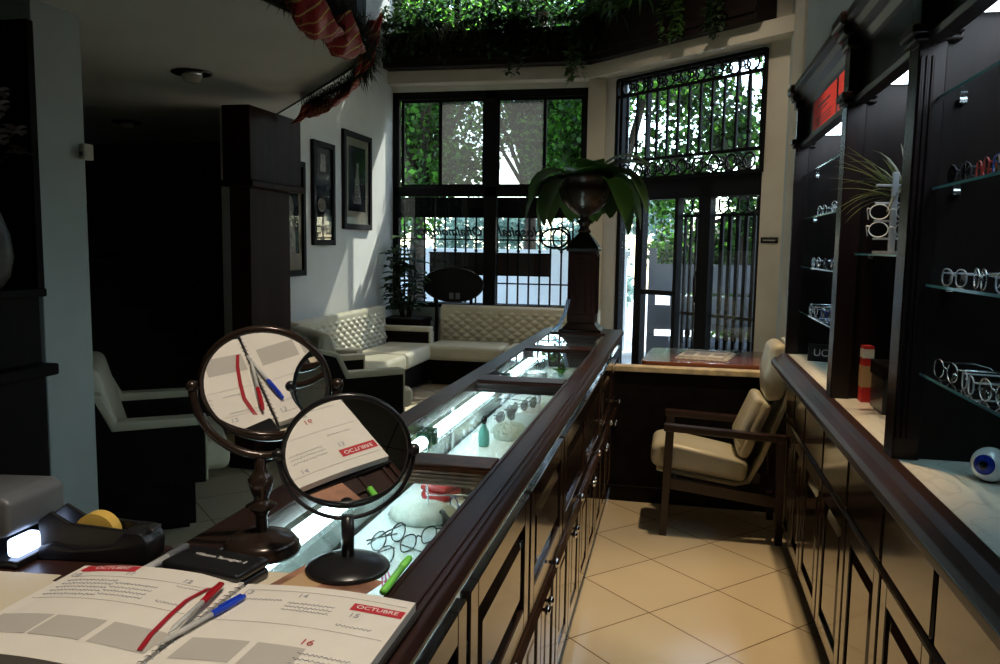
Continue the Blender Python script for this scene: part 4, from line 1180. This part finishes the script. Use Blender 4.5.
sd_ = 0
for x0, x1, ys, sd in ((-.285, -.205, (.085, .074, .063, .052, .040), 'l'), (-.205, -.14, (.078, .066, .055, .044), 'l'), (-.12, -.06, (.09,), 'l'), (-.12, -.08, (.045,), 'l'), (SX + .02, .035, (.09,), 'r'), (.045, .11, (.085, .075, .066), 'r'), (.128, .175, (.045,), 'r'), (.115, .18, (-.03, -.042, -.053), 'r')):
    for y in ys: scrib(x0, x1, y, sd, sd_); sd_ += 1
for y in (.118, .028): scrib(SX + .015, .195, y, 'r', 90 + int(y * 100), 'grey_ink', .0003, .0003, 'ruled_line')
for y in (.098, .028): scrib(-.29, SX - .01, y, 'l', 95 + int(y * 100), 'grey_ink', .0003, .0003, 'ruled_line')
rbm = MB()
rp = [(-.062, -.065), (-.072, -.03), (-.080, .02), (-.084, .06), (-.078, .10), (-.066, .142), (-.058, .155)]
vs = []
for (x, y) in rp:
    z = on_left(min(x, SX - .01)) + .0018 if y < .138 else on_left(x) - .012
    vs += [(x - .0035, y, z), (x + .0035, y, z + .0004)]
rbm.add(vs, [(2 * i, 2 * i + 1, 2 * i + 3, 2 * i + 2) for i in range(len(rp) - 1)])
rbm.build('bookmark_ribbon', 'red_cloth', ag)


def pen(loc, rot, label, body, capm, grp='pens on the agenda'):
    t = tag(empty('ballpoint_pen', loc, rot=rot), label, 'pen', grp); M = Matrix.Rotation(PI / 2, 4, 'Y')
    MB().lathe([(.0008, -.075), (.0013, -.072), (.0034, -.060), (.0034, .01)], 12, M=M).build('barrel', body, t, smooth=True)
    MB().lathe([(.0034, -.02 + .03), (.0043, .012), (.0043, .055), (.003, .068), (.001, .070)], 12, M=M).build('cap', capm, t, smooth=True)
    MB().box(.022, .062, -.0016, .0016, .0043, .006).build('clip', capm, t, bevel=.0006)
    return t


pen((-.573, .868, TZ + .0285), (0, R(1), R(97)), 'clear pen with red cap lying on the left agenda page', 'clear_plastic', 'red_plastic')
pen((-.552, .850, TZ + .0235), (0, R(0), R(78)), 'clear pen with blue cap lying beside the red one', 'clear_plastic', 'blue_plastic')
sp = tag(empty('marker_pen', (-.742, 1.025, TZ + .0062), rot=(0, 0, R(88))), 'grey transparent marker lying behind the agenda', 'pen')
M = Matrix.Rotation(PI / 2, 4, 'Y')
MB().lathe([(.001, -.07), (.006, -.068), (.006, .02)], 12, M=M).build('barrel', 'clear_plastic', sp, smooth=True); MB().lathe([(.0062, .02), (.0066, .022), (.0066, .062), (.004, .07), (.001, .071)], 12, M=M).build('cap', 'grey_plastic', sp, smooth=True)
gmk = tag(empty('highlighter', (-.384, 1.075, TZ + .0055), rot=(0, 0, R(92))), 'bright green highlighter lying beside the small mirror', 'pen')
MB().lathe([(.001, -.065), (.0055, -.063), (.0055, .02)], 12, M=M).build('barrel', 'green_plastic', gmk, smooth=True); MB().lathe([(.0058, .02), (.0058, .058), (.003, .066), (.001, .067)], 12, M=M).build('cap', 'green_plastic', gmk, smooth=True)

# glasses case with lettering
bc = tag(empty('spectacle_case', (-.635, 1.005, TZ), R(-9)), 'black spectacle case with pale lettering between agenda and big mirror', 'case')
MB().box(-.068, .068, -.036, .036, 0, .016).build('lower_half', 'black_plastic', bc, bevel=.006, seg=3); MB().box(-.068, .068, -.036, .036, .0165, .030).build('lid', 'black_plastic', bc, bevel=.006, seg=3)
text('lettering', 'Villatino Semagno 2', .0115, 'white_print', (.005, .006, .0303), (1, 0, 0), (0, 1, 0), bc, .0001)
# postcards
for k, (x, y, rz, m, lb_) in enumerate(((-.585, .995, 8, 'cream_paper', 'pale printed card lying under the big mirror base'), (-.475, 1.02, -12, 'photo_print', 'brown photo card lying under the small mirror base'))):
    pc = tag(empty('postcard', (x, y, TZ - .0003 + .0006 * k), R(rz)), lb_, 'card', 'cards on the counter')
    MB().box(-.07, .07, -.05, .05, 0, .0005).build('card', m, pc); MB().box(-.055, -.005, -.04, .03, .0005, .0007).build('print', 'photo_print' if k == 0 else 'tan_card', pc)

# tape dispenser
tdp = tag(empty('tape_dispenser', (-.868, 1.052, TZ - .006), R(8)), 'black tape dispenser with yellow roll at the left desk edge', 'tape dispenser')
MB().prism([(-.08, 0), (.095, 0), (.097, .03), (.085, .048), (.058, .05), (.04, .028), (-.02, .022), (-.055, .03), (-.08, .02)], 'y', -.028, .028).build('body', 'black_plastic', tdp, bevel=.004, seg=3)
for y in (-.024, .016): MB().prism([(-.075, .01), (.05, .01), (.06, .05), (.02, .054), (-.03, .058), (-.06, .075), (-.08, .06)], 'y', y, y + .008).build('side_plate', 'black_plastic', tdp, bevel=.002)
MB().lathe([(.012, -.011), (.033, -.011), (.033, .011), (.012, .011)], 28, (.002, 0, .037), Matrix.Rotation(PI / 2, 4, 'X')).build('tape_roll', 'yellow_tape', tdp)
MB().lathe([(.001, -.014), (.0122, -.014), (.0122, .014), (.001, .014)], 18, (.002, 0, .037), Matrix.Rotation(PI / 2, 4, 'X')).build('hub', 'black_plastic', tdp)
MB().box(.084, .098, -.012, .012, .047, .051).build('cutter', 'steel', tdp)
# small terminal with bright lit slot
pt = tag(empty('label_printer', (-1.027, 1.035, TZ - .006), R(2)), 'grey desktop device with glowing slot at the lower left', 'device')
MB().prism([(-.07, .042), (.055, .042), (.068, .052), (.068, .098), (.05, .108), (-.05, .104), (-.07, .092)], 'y', -.06, .06, Matrix.Rotation(0, 4, 'Z')).build('housing', 'grey_plastic', pt, bevel=.008, seg=3)
MB().box(-.065, .082, -.065, .055, 0, .0118).build('base', 'black_plastic', pt, bevel=.003); MB().box(-.065, -.02, -.05, .05, .012, .044).build('stand', 'black_plastic', pt, bevel=.003)
MB().box(.055, .076, -.055, -.005, .0125, .041).build('lamp', 'led_glow', pt, bevel=.006, seg=3)
MB().box(-.02, .025, -.062, -.058, .07, .085).build('slot', 'black_plastic', pt)
for k, (x, y, rz) in enumerate(((-.93, .915, 6), (-.87, .90, -14))):
    pc = tag(empty('envelope', (x, y, TZ - .006 + .0012 * k), R(rz)), ('cream envelope under the grey device, further left', 'cream envelope with flap, against the agenda')[k], 'envelope', 'envelopes on the desk')
    MB().box(-.07, .07, -.05, .05, 0, .0011).build('sheet', 'cream_paper', pc); MB().add([(-.07, .05, .0012), (.07, .05, .0012), (0, .005, .0013)], [(0, 2, 1)]).build('flap', 'cream_paper', pc)


# ------------------------------------------------------------------ table mirrors
def mirror(name, loc, C, Rm, n, label, metal, stem, base, yoke_r, tube_r, rim):
    t = tag(empty(name, loc), label, 'mirror')
    Cl = Vector(C) - Vector(loc); n = Vector(n).normalized(); side = Vector((-n.y, n.x, 0)).normalized(); upv = n.cross(side).normalized()
    if upv.z < 0: upv = -upv
    M = Matrix(((side.x, upv.x, n.x, Cl.x), (side.y, upv.y, n.y, Cl.y), (side.z, upv.z, n.z, Cl.z), (0, 0, 0, 1)))
    MB().lathe(base, 36).build('base', metal, t, smooth=True)
    MB().lathe(stem, 24).build('stem', metal, t, smooth=True)
    ring = [M @ Vector((Rm * math.cos(2 * PI * k / 48), Rm * math.sin(2 * PI * k / 48), 0)) for k in range(48)]
    MB().tube(ring, rim, 10, True).build('rim', metal, t, smooth=True)
    g_ = MB()
    for zz in (.004, -.004):
        g_.add([M @ Vector((0, 0, zz))] + [M @ Vector(((Rm - rim * .4) * math.cos(2 * PI * k / 48), (Rm - rim * .4) * math.sin(2 * PI * k / 48), zz)) for k in range(48)], [(0, 1 + k, 1 + (k + 1) % 48) if zz > 0 else (0, 1 + (k + 1) % 48, 1 + k) for k in range(48)])
    g_.build('mirror_glass', 'mirror_silver', t)
    # yoke: lower half ring from pivot to pivot in the vertical plane through the side axis
    yk = []
    for k in range(25):
        a = PI + PI * k / 24; yk.append(Cl + side * yoke_r * math.cos(a) + Vector((0, 0, 1)) * yoke_r * 1.02 * math.sin(a))
    MB().tube(yk, tube_r, 10).build('yoke', metal, t, smooth=True)
    for s in (-1, 1):
        MB().tube([Cl + side * s * (Rm - .002), Cl + side * s * (yoke_r + .004)], .004, 8).ball(Cl + side * s * yoke_r, .0095, 12, 8).build('pivot', metal, t, smooth=True)
    return t


bz_ = TZ
mirror('table_mirror', (-.622, 1.115, bz_), (-.611, 1.115, 1.230), .094, (.36, -.90, -.31), 'larger bronze-rimmed table mirror on turned stem, reflecting the agenda', 'bronze_metal',
       [(.012, .026), (.009, .035), (.009, .06), (.013, .066), (.024, .076), (.012, .083), (.011, .088), (.016, .10), (.02, .118), (.014, .125), (.009, .135), (.010, .160)],
       [(.001, 0), (.058, 0), (.060, .006), (.057, .011), (.058, .015), (.050, .024), (.030, .030), (.012, .034), (.001, .034)], .108, .0065, .006)
mirror('table_mirror', (-.465, 1.085, bz_), (-.465, 1.085, 1.143), .0905, (.43, -.90, -.25), 'smaller black table mirror on plain stem, nearer the aisle', 'black_plastic',
       [(.0095, .018), (.0095, .082)],
       [(.001, 0), (.061, 0), (.063, .004), (.060, .008), (.045, .015), (.018, .021), (.001, .022)], .098, .0032, .0048)

# ================================================================== LOUNGE
def tufted(w, h, nx=9, nz=4, d=.05):
    """buttoned panel: x across, z up, facing -y (front at y=0)"""
    b = MB(); NX, NZ = nx * 8, nz * 8; vs = []
    for j in range(NZ + 1):
        for i in range(NX + 1):
            u = i / NX * nx; v = j / NZ * nz
            # diamond lattice distance
            a = u + v; c = u - v
            s = abs(math.sin(PI * a / 1)) ** .6 * abs(math.sin(PI * c / 1)) ** .6
            e = min(1, 8 * min(i / NX, 1 - i / NX) * 1.5) * min(1, 5 * min(j / NZ, 1 - j / NZ) + .0)
            vs.append((w * (i / NX - .5), -d * (.25 + .75 * s) * (.15 + .85 * e ** .5) - .01, h * j / NZ))
    fs = [(j * (NX + 1) + i, j * (NX + 1) + i + 1, (j + 1) * (NX + 1) + i + 1, (j + 1) * (NX + 1) + i) for j in range(NZ) for i in range(NX)]
    b.add(vs, fs); return b


def sofa(name, L, label, seats, arms=(1, 1), nx=9):
    """local x along its length (centre 0), front towards -y, back at y=.35"""
    t = tag(empty(name), label, 'sofa')
    box('base', 'matte_dark_wood', -L / 2, L / 2, -.28, .34, .04, .26, t, .004); box('plinth', 'matte_dark_wood', -L / 2 + .05, L / 2 - .05, -.22, .3, 0, .05, t, 0)
    sw = (L - .1 * sum(arms)) / seats; x = -L / 2 + .1 * arms[0]
    for k in range(seats):
        MB().box(x + .004, x + sw - .004, -.36, .18, .265, .42).build('seat_cushion', 'cream_leather', t, bevel=.045, seg=5); x += sw
    bk = tufted(L - .02, .42, nx + 4, 5, .05)
    bk.v = [(v[0], v[1] + .22 + .07 * v[2] / .42, v[2] + .38) for v in bk.v]
    bk.build('backrest', 'cream_leather', t, smooth=True)
    MB().box(-L / 2, L / 2, .235, .34, .26, .79).build('back_frame', 'cream_leather', t, bevel=.03, seg=4)
    for s, on in ((-1, arms[0]), (1, arms[1])):
        if on:
            x0, x1 = (-L / 2 - .02, -L / 2 + .09) if s < 0 else (L / 2 - .09, L / 2 + .02)
            box('arm', 'matte_dark_wood', x0, x1, -.27, .3, .05, .53, t, .006); MB().box(x0 - .01, x1 + .01, -.29, .25, .53, .585).build('arm_pad', 'cream_leather', t, bevel=.018, seg=4)
            MB().box(x0 - .005, x1 + .005, -.292, -.272, .27, .54).build('arm_front', 'cream_leather', t, bevel=.006)
    return t


s1 = sofa('sofa', 2.05, 'cream tufted two-seat sofa along the picture wall', 2, (1, 1), 11)
s1.location = (-2.815, 7.16, 0); s1.rotation_euler.z = R(90)
s2 = sofa('sofa', 1.75, 'cream tufted sofa with its back to the lounge window', 2, (0, 1), 10)
s2.location = (-1.66, 8.24, 0)


def armchair(label, loc, rz):
    """local +x is forward; near side is -y"""
    t = tag(empty('armchair', loc, rz), label, 'armchair', 'lounge armchairs')
    for s in (-1, 1):
        y0, y1 = (s * .45, s * .36) if s < 0 else (.36, .45)
        side = [(0, .24), (0, .535), (-.42, .53), (-.49, .68), (-.62, .72), (-.62, .24)]
        MB().prism(side, 'y', y0, y1).build('side_panel', 'matte_dark_wood', t, bevel=.004)
        edge_ = [(.012, .25), (.012, .575), (-.40, .575), (-.465, .705), (-.63, .75), (-.62, .72), (-.49, .68), (-.42, .53), (0, .535), (0, .25)]
        MB().prism(edge_, 'y', y0 - .006, y1 + .006).build('arm_pad', 'cream_leather', t, bevel=.008, seg=3)
    box('base', 'matte_dark_wood', -.61, -.05, -.44, .44, .03, .262, t, .004); box('plinth', 'matte_dark_wood', -.56, -.08, -.40, .40, 0, .03, t, 0)
    MB().box(-.42, .13, -.352, .352, .265, .42).build('seat_cushion', 'cream_leather', t, bevel=.05, seg=5)
    MB().prism([(-.36, .40), (-.48, .83), (-.58, .83), (-.60, .27), (-.42, .27)], 'y', -.352, .352).build('backrest', 'cream_leather', t, bevel=.04, seg=4)
    return t


# the near arm front corner of each sits at local (0,-.45)
def place_arm(label, corner, deg):
    a = R(deg); o = Vector(corner) - Vector((.45 * math.sin(a), -.45 * math.cos(a)))
    return armchair(label, (o.x, o.y, 0), a)


place_arm('cream and dark armchair standing just right of the painted pillar', (-2.29, 3.56), 36)
place_arm('cream and dark armchair in front of the picture-wall sofa', (-1.87, 5.36), 42)

# framed pictures on the left wall
PG = 'framed pictures on the lounge wall'


def picture(y0, y1, z0, z1, label, fr, kind):
    t = tag(empty('framed_picture', (WX, (y0 + y1) / 2, (z0 + z1) / 2)), label, 'picture', PG); hy, hz = (y1 - y0) / 2, (z1 - z0) / 2
    f = MB(); f.box(.0, .035, -hy, -hy + fr, -hz, hz); f.box(.0, .035, hy - fr, hy, -hz, hz); f.box(.0, .035, -hy + fr, hy - fr, -hz, -hz + fr); f.box(.0, .035, -hy + fr, hy - fr, hz - fr, hz)
    f.build('frame', 'frame_black', t, bevel=.004)
    box('mount', 'picture_mat' if kind else 'picture_dark', .0, .012, -hy + fr, hy - fr, -hz + fr, hz - fr, t, 0)
    if kind == 1:
        box('print', 'picture_dark', .012, .014, -hy * .62, hy * .62, -hz * .62, hz * .72, t, 0)
        r = MB(); r.prism([(-.10, -.22), (.10, -.22), (.05, .02), (.035, .12), (-.02, .12), (-.05, .0)], 'x', .014, .0155); r.ball((.015, .01, .155), .03, 10, 8, (.1, 1, 1.2)); r.build('figure', 'picture_figure', t)
    elif kind == 2:
        box('print', 'picture_dark', .012, .014, -hy * .6, hy * .6, -hz * .6, hz * .7, t, 0)
        r = MB(); r.ball((.014, 0, .1), .07, 12, 8, (.05, 1, 1.3)); r.prism([(-.10, -.3), (.10, -.3), (.07, .03), (-.07, .03)], 'x', .014, .0155); r.build('figure', 'picture_figure', t)
    else:
        r = MB(); r.prism([(-.06, .2), (.06, .2), (.05, .36), (-.04, .36)], 'x', .012, .0135); r.ball((.0125, -.03, -.1), .07, 12, 8, (.03, 1.2, .9)); r.ball((.0125, .05, -.22), .05, 12, 8, (.03, 1, 1)); r.build('figure', 'picture_figure', t)
    box('glazing', 'picture_glass', .020, .022, -hy + fr, hy - fr, -hz + fr, hz - fr, t, 0)
    return t


picture(7.36, 8.08, 1.59, 2.545, 'dark-framed picture with wide mount and pale figure, nearest the window', .055, 1)
picture(6.69, 7.15, 1.43, 2.36, 'narrow tall dark picture between the two mounted ones', .05, 0)
picture(6.0, 6.53, 1.165, 2.14, 'framed picture half hidden behind the wooden post', .05, 2)

# corner plant
fcp = tag(empty('planter', (-2.93, 8.5, 0)), 'dark square planter in the lounge corner', 'planter')
MB().prism([(-.20, 0), (.20, 0), (.22, .60), (-.22, .60)], 'y', -.2, .2).build('pot', 'matte_dark_wood', fcp, bevel=.006); box('rim', 'matte_dark_wood', -.23, .23, -.215, .215, .60, .64, fcp, .004); box('soil', 'soil', -.2, .2, -.19, .19, .64, .648, fcp, 0)
fcx = tag(empty('potted_ficus', (-2.93, 8.5, .645)), 'tall dark-leaved ficus in the lounge corner planter', 'plant')
b = MB(); s = MB(); r = random.Random(31)
for k in range(8):
    x, y = r.uniform(-.12, .12), r.uniform(-.08, .08); tx, ty = x + r.uniform(-.1, .1), y + r.uniform(-.1, .06); H = r.uniform(.55, 1.0)
    s.tube([(x * .4, y * .4, 0), (x, y, H * .5), (tx, ty, H)], [.012, .009, .004], 6)
    for j in range(17):
        u = .12 + .88 * j / 16; p = Vector((x + (tx - x) * u, y + (ty - y) * u, H * u)); a = r.uniform(0, 6.28)
        b.leaf(p, (math.cos(a), math.sin(a), .35), r.uniform(.15, .22), r.uniform(.085, .12), 1.1, 4)
b.build('foliage', 'dark_leaf', fcx, smooth=True); s.build('stem', 'bark', fcx, smooth=True)

# oval board behind the back sofa
ov = tag(empty('oval_sign', (-2.44, 8.68, 0)), 'black oval board on a stand before the window, behind the sofa', 'sign')
M = Matrix.Rotation(PI / 2, 4, 'X')
ob = MB().lathe([(.001, -.02), (.33, -.02), (.345, -.012), (.345, .012), (.33, .02), (.001, .02)], 48, (0, 0, 0), M); ob.v = [(v[0], v[1], v[2] * .55 + 1.01) for v in ob.v]; ob.build('board', 'frame_black', ov)
rm = MB().tube([(.345 * math.cos(2 * PI * k / 48), -.022, 1.01 + .19 * math.sin(2 * PI * k / 48)) for k in range(48)], .009, 8, True); rm.build('rim', 'gunmetal', ov, smooth=True)
for x in (-.045, .03): box('label', 'grey_plastic', x, x + .05, -.0215, -.0205, .85, .92, ov, 0)
for x in (-.2, .2): box('leg', 'black_metal', x - .015, x + .015, .0, .03, 0, .95, ov, 0)
box('foot', 'black_metal', -.22, .22, -.02, .05, 0, .03, ov, 0)
# board hung on the grille outside
sb = tag(empty('hanging_board', (-2.11, WY + .16, 1.24)), 'long dark board hung across the grille outside the lounge window', 'board')
box('panel', 'espresso_wood', -.70, .70, 0, .02, -.125, .125, sb, .003); box('frame', 'black_metal', -.71, .71, -.004, .0, .115, .13, sb, 0); box('frame', 'black_metal', -.71, .71, -.004, .0, -.13, -.115, sb, 0)
for x in (-.5, .5): box('hook', 'black_metal', x - .006, x + .006, -.04, .0, .10, .112, sb, 0)

# sideboard with vase at the far left
hu2 = tag(empty('sideboard', (-2.77, 2.40, 0)), 'dark sideboard with stepped ledge at the left edge, before the pillar', 'sideboard')
box('lower_body', 'matte_dark_wood', -.5, .41, -.2, .22, 0, .93, hu2, .006); box('ledge', 'matte_dark_wood', -.52, .455, -.22, .24, .93, .975, hu2, .008); box('upper_body', 'matte_dark_wood', -.5, .395, -.05, .22, .975, 1.23, hu2, .004); box('top', 'matte_dark_wood', -.52, .415, -.08, .24, 1.23, 1.262, hu2, .006)
box('back_panel', 'matte_dark_wood', -.5, .41, .20, .235, 1.262, 2.25, hu2, .004)
for x in (-.3, .1): box('door', 'matte_dark_wood', x - .18, x + .18, -.215, -.2, .08, .88, hu2, .004)
vs_ = tag(empty('vase', (-2.47, 2.475, 1.2622)), 'dim patterned vase on the sideboard at the left edge', 'vase')
MB().lathe([(.001, 0), (.05, 0), (.08, .05), (.095, .12), (.085, .2), (.05, .3), (.035, .36), (.05, .41), (.045, .41), (.03, .36), (.001, .34)], 28).build('body', 'vase_ceramic', vs_, smooth=True)
MB().lathe([(.045, .405), (.053, .41), (.045, .416)], 28).build('lip', 'vase_ceramic', vs_, smooth=True)
fw_ = tag(empty('flower_bouquet', (-2.47, 2.475, 1.62)), 'dim pale flowers in the vase at the left edge', 'flowers')
b = MB(); s = MB(); r = random.Random(8)
for k in range(16):
    p = Vector((r.gauss(0, .09), r.gauss(0, .07), r.uniform(.12, .34))); s.tube([(0, 0, 0), p * .5 + Vector((0, 0, .05)), p], .003, 5)
    for j in range(7):
        a = 2 * PI * j / 7; b.leaf(p, (math.cos(a), math.sin(a), .3 + .8 * (j % 2)), .055, .05, .9, 4, fold=.25)
b.build('blossoms', 'petal', fw_, smooth=True); s.build('stems', 'dark_leaf', fw_)
ebx = tag(empty('alarm_box', (-2.6, 3.13, 1.835)), 'small white box fixed to the right side of the pillar', 'box')
MB().box(.0, .03, .0, .06, -.035, .035).build('housing', 'cream_paint', ebx, bevel=.006, seg=3); MB().box(.005, .022, -.003, .0, -.02, .0).build('window', 'grey_plastic', ebx)

# downlights in the loft ceiling
for (x, y, lb_) in ((-2.78, 4.28, 'recessed ceiling downlight with dark trim ring, nearer one'), (-4.47, 5.95, 'recessed ceiling downlight in the dark area, farther one')):
    d = tag(empty('downlight', (x, y, 2.42)), lb_, 'ceiling light', 'downlights')
    MB().lathe([(.06, 0), (.115, -.002), (.115, -.010), (.105, -.014), (.06, -.008)], 32).build('trim_ring', 'gunmetal', d, smooth=True)
    MB().lathe([(.055, .0), (.058, -.03), (.045, -.055), (.02, -.062), (.001, -.062)], 24).build('bulb', 'lamp_lens', d, smooth=True)
    MB().lathe([(.06, 0), (.06, -.02), (.055, -.02), (.055, 0)], 24).build('reflector', 'chrome', d, smooth=True)


# garland with ribbon on the loft edge
def ribbon(name, path, width, wdir, label, amp=.02, freq=5, puff=0., seed=1):
    P = [Vector(p) for p in path]; pts = []
    n = 14
    for i in range(len(P) - 1):
        p0, p1, p2, p3 = P[max(i - 1, 0)], P[i], P[i + 1], P[min(i + 2, len(P) - 1)]
        for k in range(n):
            t = k / n; pts.append(.5 * ((2 * p1) + (p2 - p0) * t + (2 * p0 - 5 * p1 + 4 * p2 - p3) * t * t + (3 * p1 - p0 - 3 * p2 + p3) * t ** 3))
    pts.append(P[-1]); wd = Vector(wdir).normalized(); b = MB(); m = 9; b.uv = []
    L = 0
    for i, p in enumerate(pts):
        if i: L += (p - pts[i - 1]).length
        tn = (pts[min(i + 1, len(pts) - 1)] - pts[max(i - 1, 0)]).normalized(); nn = tn.cross(wd).normalized()
        for j in range(m):
            s = j / (m - 1) - .5; b.v.append(tuple(p + wd * width * s + nn * (puff * math.cos(PI * s) + amp * math.sin(freq * s * 6 + i * .35)))); b.uv.append((L / .27 + s * .25, s))
    for i in range(len(pts) - 1):
        for j in range(m - 1):
            a = i * m + j; b.f.append((a, a + 1, a + m + 1, a + m))
    o = b.build(name, 'red_ribbon', None, smooth=True)
    s_ = o.modifiers.new('solid', 'SOLIDIFY'); s_.thickness = .0015
    return tag(o, label, 'ribbon', 'ribbons on the garland')


ribbon('ribbon', [(-1.55, 3.14, 2.48), (-1.55, 3.24, 2.42), (-1.56, 3.38, 2.375), (-1.58, 3.48, 2.385), (-1.60, 3.54, 2.425)], .17, (1, .1, .12), 'large red ribbon loop with gold stripes at the top edge of the picture', .008, 2, .03)
ribbon('ribbon', [(-1.56, 3.50, 2.48), (-1.56, 3.58, 2.42), (-1.58, 3.70, 2.375), (-1.61, 3.80, 2.38), (-1.65, 3.86, 2.415)], .17, (1, .25, .15), 'second red ribbon loop, just under the largest one', .008, 2, .03)
ribbon('ribbon', [(-1.50, 3.84, 2.54), (-1.53, 3.90, 2.49), (-1.59, 4.00, 2.42), (-1.63, 4.05, 2.345)], .12, (1, -.1, .5), 'red ribbon tail hanging at the loft corner', .012, 2, .01)
ribbon('ribbon', [(-1.70, 4.22, 2.385), (-1.86, 4.42, 2.345), (-2.06, 4.65, 2.31), (-2.28, 4.90, 2.305), (-2.46, 5.08, 2.345)], .13, (.7, .1, 1), 'long red ribbon swag along the loft edge towards the post', .012, 3, .02)
ribbon('ribbon', [(-2.44, 5.06, 2.36), (-2.47, 5.06, 2.29), (-2.52, 5.05, 2.24)], .07, (1, .3, .2), 'short red ribbon end beside the post capital', .006, 2, .01)
ga = tag(empty('garland', (-1.60, 3.5, 2.47)), 'dark green needle garland along the loft edge, under the ribbons', 'garland')
b = MB(); r = random.Random(55)
gp_ = [Vector((-.0, -.62, .06)), Vector((-.01, -.36, .0)), Vector((.02, -.1, -.03)), Vector((.05, .25, .0)), Vector((.02, .52, -.04)), Vector((-.14, .78, -.08)), Vector((-.3, .98, -.10)), Vector((-.9, 1.66, -.09))]
for i in range(len(gp_) - 1):
    nn = int((gp_[i + 1] - gp_[i]).length * 2600)
    for k in range(nn):
        p = gp_[i].lerp(gp_[i + 1], k / nn); sz = (.75 if i < 2 else 1.0) if i < 5 else .3
        b.leaf(p + Vector((r.gauss(0, .015), r.gauss(0, .015), r.gauss(0, .02))), (r.gauss(0, 1), r.gauss(0, 1), r.gauss(0, 1)), r.uniform(.07, .13) * sz, .004, .3, 2, fold=0)
b.build('needles', 'needle', ga)
MB().tube(gp_, .01, 6).build('core', 'needle', ga)
